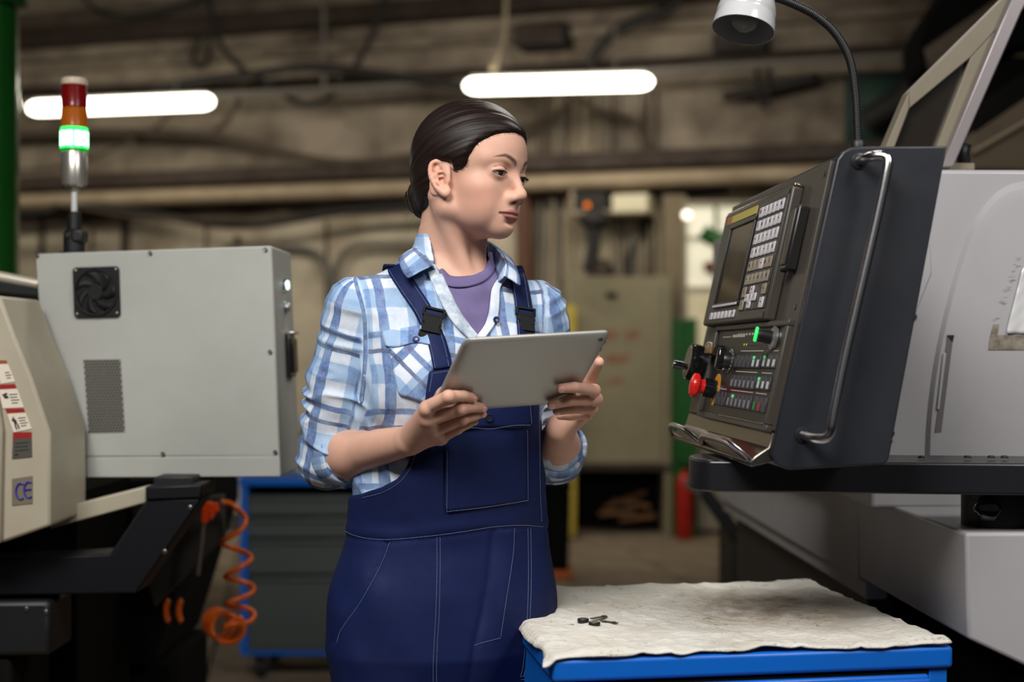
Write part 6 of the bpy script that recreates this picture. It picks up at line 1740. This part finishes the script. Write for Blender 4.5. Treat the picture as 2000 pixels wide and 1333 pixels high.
# straps go on over the shoulders and down the back
for top, lx in ((sl[0], -.085), (sr[0], .068)):
    pts = []
    hs_ = [surf(*q, T_ALL) for q in (top[0], top[-1])]
    mid = (hs_[0][0] + hs_[1][0]) / 2 + Vector((0, 0, .004)) if hs_[0] and hs_[1] else tp(lx, .03, 1.40)
    path = catmull([mid, tp(lx * 1.0, -.035, 1.405), tp(lx * .85, -.100, 1.33), tp(lx * .55, -.128, 1.20), tp(lx * .3, -.126, 1.04)], 6)
    vs = []; fs = []
    for i, q in enumerate(path):
        for s_ in (-.0145, .0145): vs.append(Vector(q) + Vector(TL) * s_ * (-1 if False else 1))
    fs = [(2 * i, 2 * i + 1, 2 * i + 3, 2 * i + 2) for i in range(len(path) - 1)]
    link_mesh('back_strap', vs, fs, M_navy, overalls, angle=180, solid=.0025)
def strap_lines(g, i0, i1, ins=.13):
    o = []
    for side in (ins, 1 - ins):
        o.append([tuple(np.array(r[0]) * (1 - side) + np.array(r[-1]) * side) for r in g[i0:i1]])
    return o
strap_bvh = BVHTree.FromPolygons([tuple(vv.co + OFF[strapL.name]) for vv in strapL.data.vertices] + [tuple(vv.co + OFF[strapR.name]) for vv in strapR.data.vertices],
    [tuple(p.vertices) for p in strapL.data.polygons] + [tuple(i + len(strapL.data.vertices) for i in p.vertices) for p in strapR.data.polygons])
stitches('stitching', strap_lines(sl, 0, len(sl)) + strap_lines(sr, 0, len(sr)), [strap_bvh], overalls, .0016)
# buckles
def buckle(cx, cy, rot, sc, tip):
    h = surf(cx, cy, [strap_bvh] + T_ALL); n = (h[1] + Vector((0, -1, 0))).normalized(); o = h[0] + n * .004
    c, s = math.cos(rot), math.sin(rot); k = sc * o.y / FPX
    ez = n; ex = (Vector((c, 0, -s)) - n * n.dot(Vector((c, 0, -s)))).normalized(); ey = ez.cross(ex)
    if ey.z < 0: ey = -ey
    def Q(x, y, d=0): return o + ex * (x * k) + ey * (y * k) + ez * d
    b = MB()
    bodyp = [(-19, 12), (19, 12), (20, 2), (16, -3), (15, -9), (18, -14), (19, -21), (-19, -21), (-18, -14), (-15, -9), (-16, -3), (-20, 2)]
    b.prism([Q(x, y, -.002) for x, y in bodyp], ez * .0075)
    bk = b.build('buckle', M_buckle, overalls, bevel=.0009)
    t = MB()
    t.box(Q(0, 28, 0), (43 * k, 5 * k, .0065), (ex, ey, ez)); t.box(Q(0, 14.5, 0), (43 * k, 5 * k, .0065), (ex, ey, ez))
    for sx in (-20, 20): t.box(Q(sx, 21, 0), (4.5 * k, 16 * k, .0065), (ex, ey, ez))
    t.build('ladder_loop', M_buckle, bk, bevel=.0007)
    MB().box(Q(0, 21, -.001), (35 * k, 12 * k, .003), (ex, ey, ez)).build('strap_end', M_navy, bk)
    u = MB()
    for sx in (-1, 1): u.prism([Q(sx * 14.5, -3, -.002), Q(sx * 20.5, -1, -.002), Q(sx * 18.5, -14, -.002), Q(sx * 14, -14, -.002)], ez * .0055)
    u.build('side_clip', M_buckle, bk, bevel=.0008)
    MB().prism([Q(x, y, -.003) for x, y in ((-21, -17), (21, -17), (22, -30), (17, -33), (-17, -33), (-22, -30))], ez * .0058).build('socket', M_buckle, bk, bevel=.001)
buckle(843, 632, -.16 * -1 + 0.02, 1.0, 0)
buckle(1024, 630, .02, .95, 0)
# bib pocket, flap, button
T_B = [ov_bvh]
patch('bib_pocket', bil((868, 812), (1029, 806), (1031, 980), (868, 1003), 10, 8), .0022, M_navy, overalls, T_B, .0018)
fl = bil((850, 772), (1034, 762), (1037, 829), (880, 836), 6, 8)
fl[-1] = [(x, y + 3.0 * math.sin(i * 1.3) + 3) for i, (x, y) in enumerate(fl[-1])]
patch('pocket_flap', fl, .0048, M_navy, overalls, T_B, .0022)
bp = surf(953, 816, T_B); n = (bp[1] + Vector((0, -.4, 0))).normalized()
bt = MB().lathe([(.0062, 0), (.0068, .0016), (.0062, .0034), (.0048, .0036), (.0042, .0024), (.0001, .0024)], bp[0] + n * .0055, n, 24).build('button', mat('snap_button', (52, 56, 74), .3, .6), overalls)
waist = [(672, 1036), (690, 1045), (720, 1052), (760, 1054), (830, 1048), (900, 1039), (965, 1029), (1020, 1026), (1060, 1029)]
dbl = lambda ln, dx: [ln, [(x + dx, y) for x, y in ln]]
L1 = [(853, 1050), (853, 1120), (851, 1200), (847, 1270), (846, 1333), (852, 1400)]
L2 = [(1030, 1031), (1031, 1120), (1029, 1200), (1022, 1290), (1016, 1322)]
stitches('stitching', [waist, *dbl(L1, 6.5), *dbl(L2, 5.5),
    [(1004, 1033), (1001, 1085), (987, 1180), (977, 1246)], [(977, 1247), (950, 1254), (924, 1262)],
    [(762, 1061), (742, 1110), (703, 1180), (668, 1230), (659, 1256)],
    [(709, 973), (748, 962), (781, 942), (801, 916), (812, 888)],
    [(844, 733), (839, 765)], [(843, 731), (884, 724)],
    [(1052, 806), (1053, 880), (1054, 960), (1057, 1020)], [(1016, 1322), (1072, 1316)], [(1017, 1328), (1072, 1323)]], T_B, overalls)
stitches('stitching', [[(872, 880), (872, 999)], [(872, 999), (950, 990), (1028, 977)], [(1027, 840), (1028, 977)]], T_B, overalls, .0038)
stitches('stitching', [[(1031, 790), (1033, 826)], [(885, 834), (920, 836), (960, 837), (1000, 830), (1033, 829)]], T_B, overalls, .0066)
# shirt details: pocket, placket, collar, cuffs, buttons
def diag(x, y): return ((x * .7 + y * .7) * .00083 + .004, (x * .7 - y * .7) * .00083 + .037, 0)
patch('chest_pocket', bil((758, 668), (852, 668), (838, 790), (779, 772), 8, 8), .0022, M_plaid, shirt, T_SH, .0016, diag)
fp = bil((747, 651), (830, 637), (842, 678), (756, 680), 5, 8)
fp[-1] = [(x, y + 4 * math.sin(j * .8 + .3) - 2) for j, (x, y) in enumerate(fp[-1])]
patch('pocket_flap', fp, .0046, M_plaid, shirt, T_SH, .0018, lambda x, y: (x * .00083 + .056, -y * .00083 + .011, 0))
pr = bil((1040, 648), (1085, 655), (1082, 690), (1040, 690), 4, 5)
patch('pocket_flap', pr, .004, M_plaid, shirt, T_SH, .0018, lambda x, y: (x * .00083 + .02, -y * .00083 + .03, 0))
pl1 = ribbon_grid([(842, 520), (862, 566), (884, 610), (905, 640), (928, 664)], [22, 25, 24, 22, 16], 14, 5)
patch('placket', pl1, .0032, M_plain, shirt, T_SH, .0030)
pl2 = ribbon_grid([(986, 542), (968, 562), (965, 590), (960, 626), (936, 664)], [10, 14, 17, 18, 14], 14, 5)
patch('placket', pl2, .0028, mat('pale_cloth', (214, 220, 226), .85, dirt=(150, 170, 200), dscale=40, damt=.6, spec=.2), shirt, T_SH, .0030)
for x, y in ((813, 667), (967, 627)):
    h = surf(x, y, T_SH); n = (h[1] + Vector((0, -.5, 0))).normalized()
    b = MB().lathe([(.0050, 0), (.0054, .0012), (.0048, .0024), (.0034, .0018), (.0001, .0018)], h[0] + n * .0052, n, 20).build('button', M_btn, shirt)
sm = ribbon_grid([(693, 543), (698, 565), (706, 592), (712, 622), (714, 660), (714, 700), (711, 745), (705, 790)], 7, 24, 3)
patch('armhole_seam', sm, .0006, M_plaid, shirt, T_SH, .0010, lambda x, y: (.045, y * .00083 + .03, 0))
# collar: fold line high on the neck, leaf falling outward, band inside
fold = [(846, 521, 2.205), (828, 498, 2.215), (812, 487, 2.245), (821, 482, 2.295), (850, 480, 2.36), (900, 466, 2.40), (938, 468, 2.39), (955, 474, 2.36), (974, 492, 2.30), (988, 516, 2.262), (985, 541, 2.238)]
edge = [(797, 545, 2.185), (786, 530, 2.195), (779, 506, 2.235), (790, 502, 2.30), (832, 506, 2.41), (900, 505, 2.45), (958, 500, 2.435), (990, 500, 2.40), (1004, 515, 2.33), (1013, 536, 2.268), (1017, 560, 2.245)]
base = [(852, 532, 2.235), (840, 515, 2.245), (832, 505, 2.275), (840, 500, 2.325), (862, 498, 2.36), (900, 498, 2.375), (934, 500, 2.37), (952, 505, 2.345), (966, 522, 2.30), (974, 540, 2.262), (972, 552, 2.25)]
fc = catmull([P(*q) for q in fold], 5); ec_ = catmull([P(*q) for q in edge], 5); bc_ = catmull([P(*q) for q in base], 5)
vs = []; uvp = []; n_ = len(fc)
for i in range(n_):
    A_, B_, Cc = np.array(bc_[i]), np.array(fc[i]), np.array(ec_[i])
    outd = (Cc - B_); 
    row = [A_, A_ * .5 + B_ * .5, B_ - (B_ - A_) * .08, B_ + np.array([0, 0, .0022]), B_ + (Cc - B_) * .12 + np.array([0, -.001, .0014]), B_ * .6 + Cc * .4 + np.array([0, -.003, .002]), B_ * .3 + Cc * .7 + np.array([0, -.003, .001]), Cc]
    vs += [Vector(q) for q in row]
    uvp += [(i * .0056 + .03, k * .008 + .052, 0) for k in range(8)]
fs = [(i * 8 + k, i * 8 + k + 1, (i + 1) * 8 + k + 1, (i + 1) * 8 + k) for i in range(n_ - 1) for k in range(7)]
col_ = link_mesh('collar', vs, fs, M_plaid, shirt, angle=180, solid=.0022, subd=1)
at = col_.data.attributes.new('plaid', 'FLOAT_VECTOR', 'POINT'); at.data.foreach_set('vector', np.array(uvp, np.float32).ravel())
# undershirt neckband
nb = ribbon_grid([(856, 530), (874, 549), (902, 552), (928, 547), (949, 535), (959, 513), (955, 494)], [20, 22, 22, 22, 21, 18, 14], 18, 4)
patch('neckband', nb, .0026, mat('purple_rib', (104, 95, 134), .85, bump=.3, bscale=1800, spec=.2), tee, [tee_bvh], .0016)
# rolled cuffs
def cuff(C_, D_, r, back, fwd, nm='rolled_cuff'):
    x, y, z = frame(D_); vs = []; fs = []; up = []; N = 40
    prof = [(r - .004, fwd - .004), (r - .001, fwd + .001), (r + .0035, fwd), (r + .0045, fwd - .012), (r + .0035, fwd - .028), (r + .001, -back), (r - .006, -back + .004), (r - .008, fwd - .020), (r - .004, fwd - .004)]
    for j, (rr, h) in enumerate(prof):
        for i in range(N):
            a = 2 * PI * i / N; wv = 1 + .018 * math.sin(3 * a + j * .7) + .012 * math.sin(5 * a + 1)
            vs.append(C_ + z * (h + .003 * math.sin(2 * a + 1)) + (x * math.cos(a) + y * math.sin(a)) * rr * wv); up.append((a * r + .015, h + .058, 0))
    M_ = len(prof)
    fs = [(j * N + i, j * N + (i + 1) % N, (j + 1) * N + (i + 1) % N, (j + 1) * N + i) for j in range(M_ - 1) for i in range(N)]
    o = link_mesh(nm, vs, fs, M_plaid, shirt, angle=180, subd=1)
    at = o.data.attributes.new('plaid', 'FLOAT_VECTOR', 'POINT'); at.data.foreach_set('vector', np.array(up, np.float32).ravel())
cuff(C1 + D1 * .004, D1, .0435, .040, .012)
cuff(C2 + D2 * .004, D2, .0455, .034, .012)
# shoes below the frame, so that the figure stands on the floor
M_shoe = mat('black_leather', (22, 22, 24), .5)
for g in (-1, 1):
    b = MB(); o = tp(g * .095 - .012, .0, 0)
    st = [(-.085, .040, .030, .075), (-.05, .045, .036, .09), (0, .045, .040, .10), (.05, .04, .042, .075), (.11, .036, .046, .055), (.15, .026, .036, .04)]
    vs = []; N = 14
    for f_, zc, wd, h in st:
        for i in range(N):
            a = 2 * PI * i / N
            vs.append(o + Vector(TF) * f_ + Vector(TL) * (wd * math.cos(a)) + Vector((0, 0, max(.0, h / 2 + h / 2 * math.sin(a)))))
    fs = [(j * N + i, j * N + (i + 1) % N, (j + 1) * N + (i + 1) % N, (j + 1) * N + i) for j in range(len(st) - 1) for i in range(N)]
    fs += [tuple(range(N))[::-1], tuple(range((len(st) - 1) * N, len(st) * N))]
    b.add(vs, fs); b.build('shoe', M_shoe, person, subd=1)

# ---------------------------------------------------------------- tablet
M_alu = mat('tablet_aluminium', (178, 177, 172), .42, .45, bump=.04, bscale=900)
M_glass = mat('tablet_glass', (10, 11, 14), .08, coat=.5)
tc = (tTL + tBR) / 2
tw = (tTR - tTL).length; thh = (tTL - tBL).length
def rrect(w_, h_, r, n=6):
    o = []
    for cx_, cy_, a0 in ((w_ / 2 - r, h_ / 2 - r, 0), (-w_ / 2 + r, h_ / 2 - r, PI / 2), (-w_ / 2 + r, -h_ / 2 + r, PI), (w_ / 2 - r, -h_ / 2 + r, 1.5 * PI)):
        for i in range(n + 1):
            a = a0 + PI / 2 * i / n; o.append((cx_ + r * math.cos(a), cy_ + r * math.sin(a)))
    return o
tablet = thing('tablet_computer', 'silver tablet computer held in both hands, its aluminium back showing', 'tablet', tuple(tc))
vs = []; fs = []; rings = [(-.014, 0.0), (-.006, -.0008), (-.002, -.0022), (0, -.0045), (-.0006, -.0072)]
N = 28
for ins, d in rings:
    for x, y in rrect(tw + 2 * ins, thh + 2 * ins, .011): vs.append(tc + tE1 * x + tE2 * y + tN * d)
fs = [tuple(range(N))] + [(j * N + i, (j + 1) * N + i, (j + 1) * N + (i + 1) % N, j * N + (i + 1) % N) for j in range(len(rings) - 1) for i in range(N)] + [tuple(range((len(rings) - 1) * N, len(rings) * N))[::-1]]
link_mesh('back_shell', vs, fs, M_alu, tablet, angle=60)
MB().prism([tc + tE1 * x + tE2 * y - tN * .0071 for x, y in rrect(tw - .004, thh - .004, .010)], -tN * .0007).build('screen_glass', M_glass, tablet)
MB().lathe([(.0032, 0), (.0036, .0004), (.003, .0006), (.0001, .0006)], tc + tE1 * (tw / 2 - .014) + tE2 * (thh / 2 - .014) + tN * .0001, tN, 20).build('camera_lens', M_glass, tablet)
for s_ in (.012, .028):
    MB().box(tc + tE1 * (tw / 2 + .0001) + tE2 * (thh / 2 - s_ - .012) - tN * .004, (.0012, .009, .003), (tE1, tE2, tN)).build('side_button', M_alu, tablet, bevel=.0004)
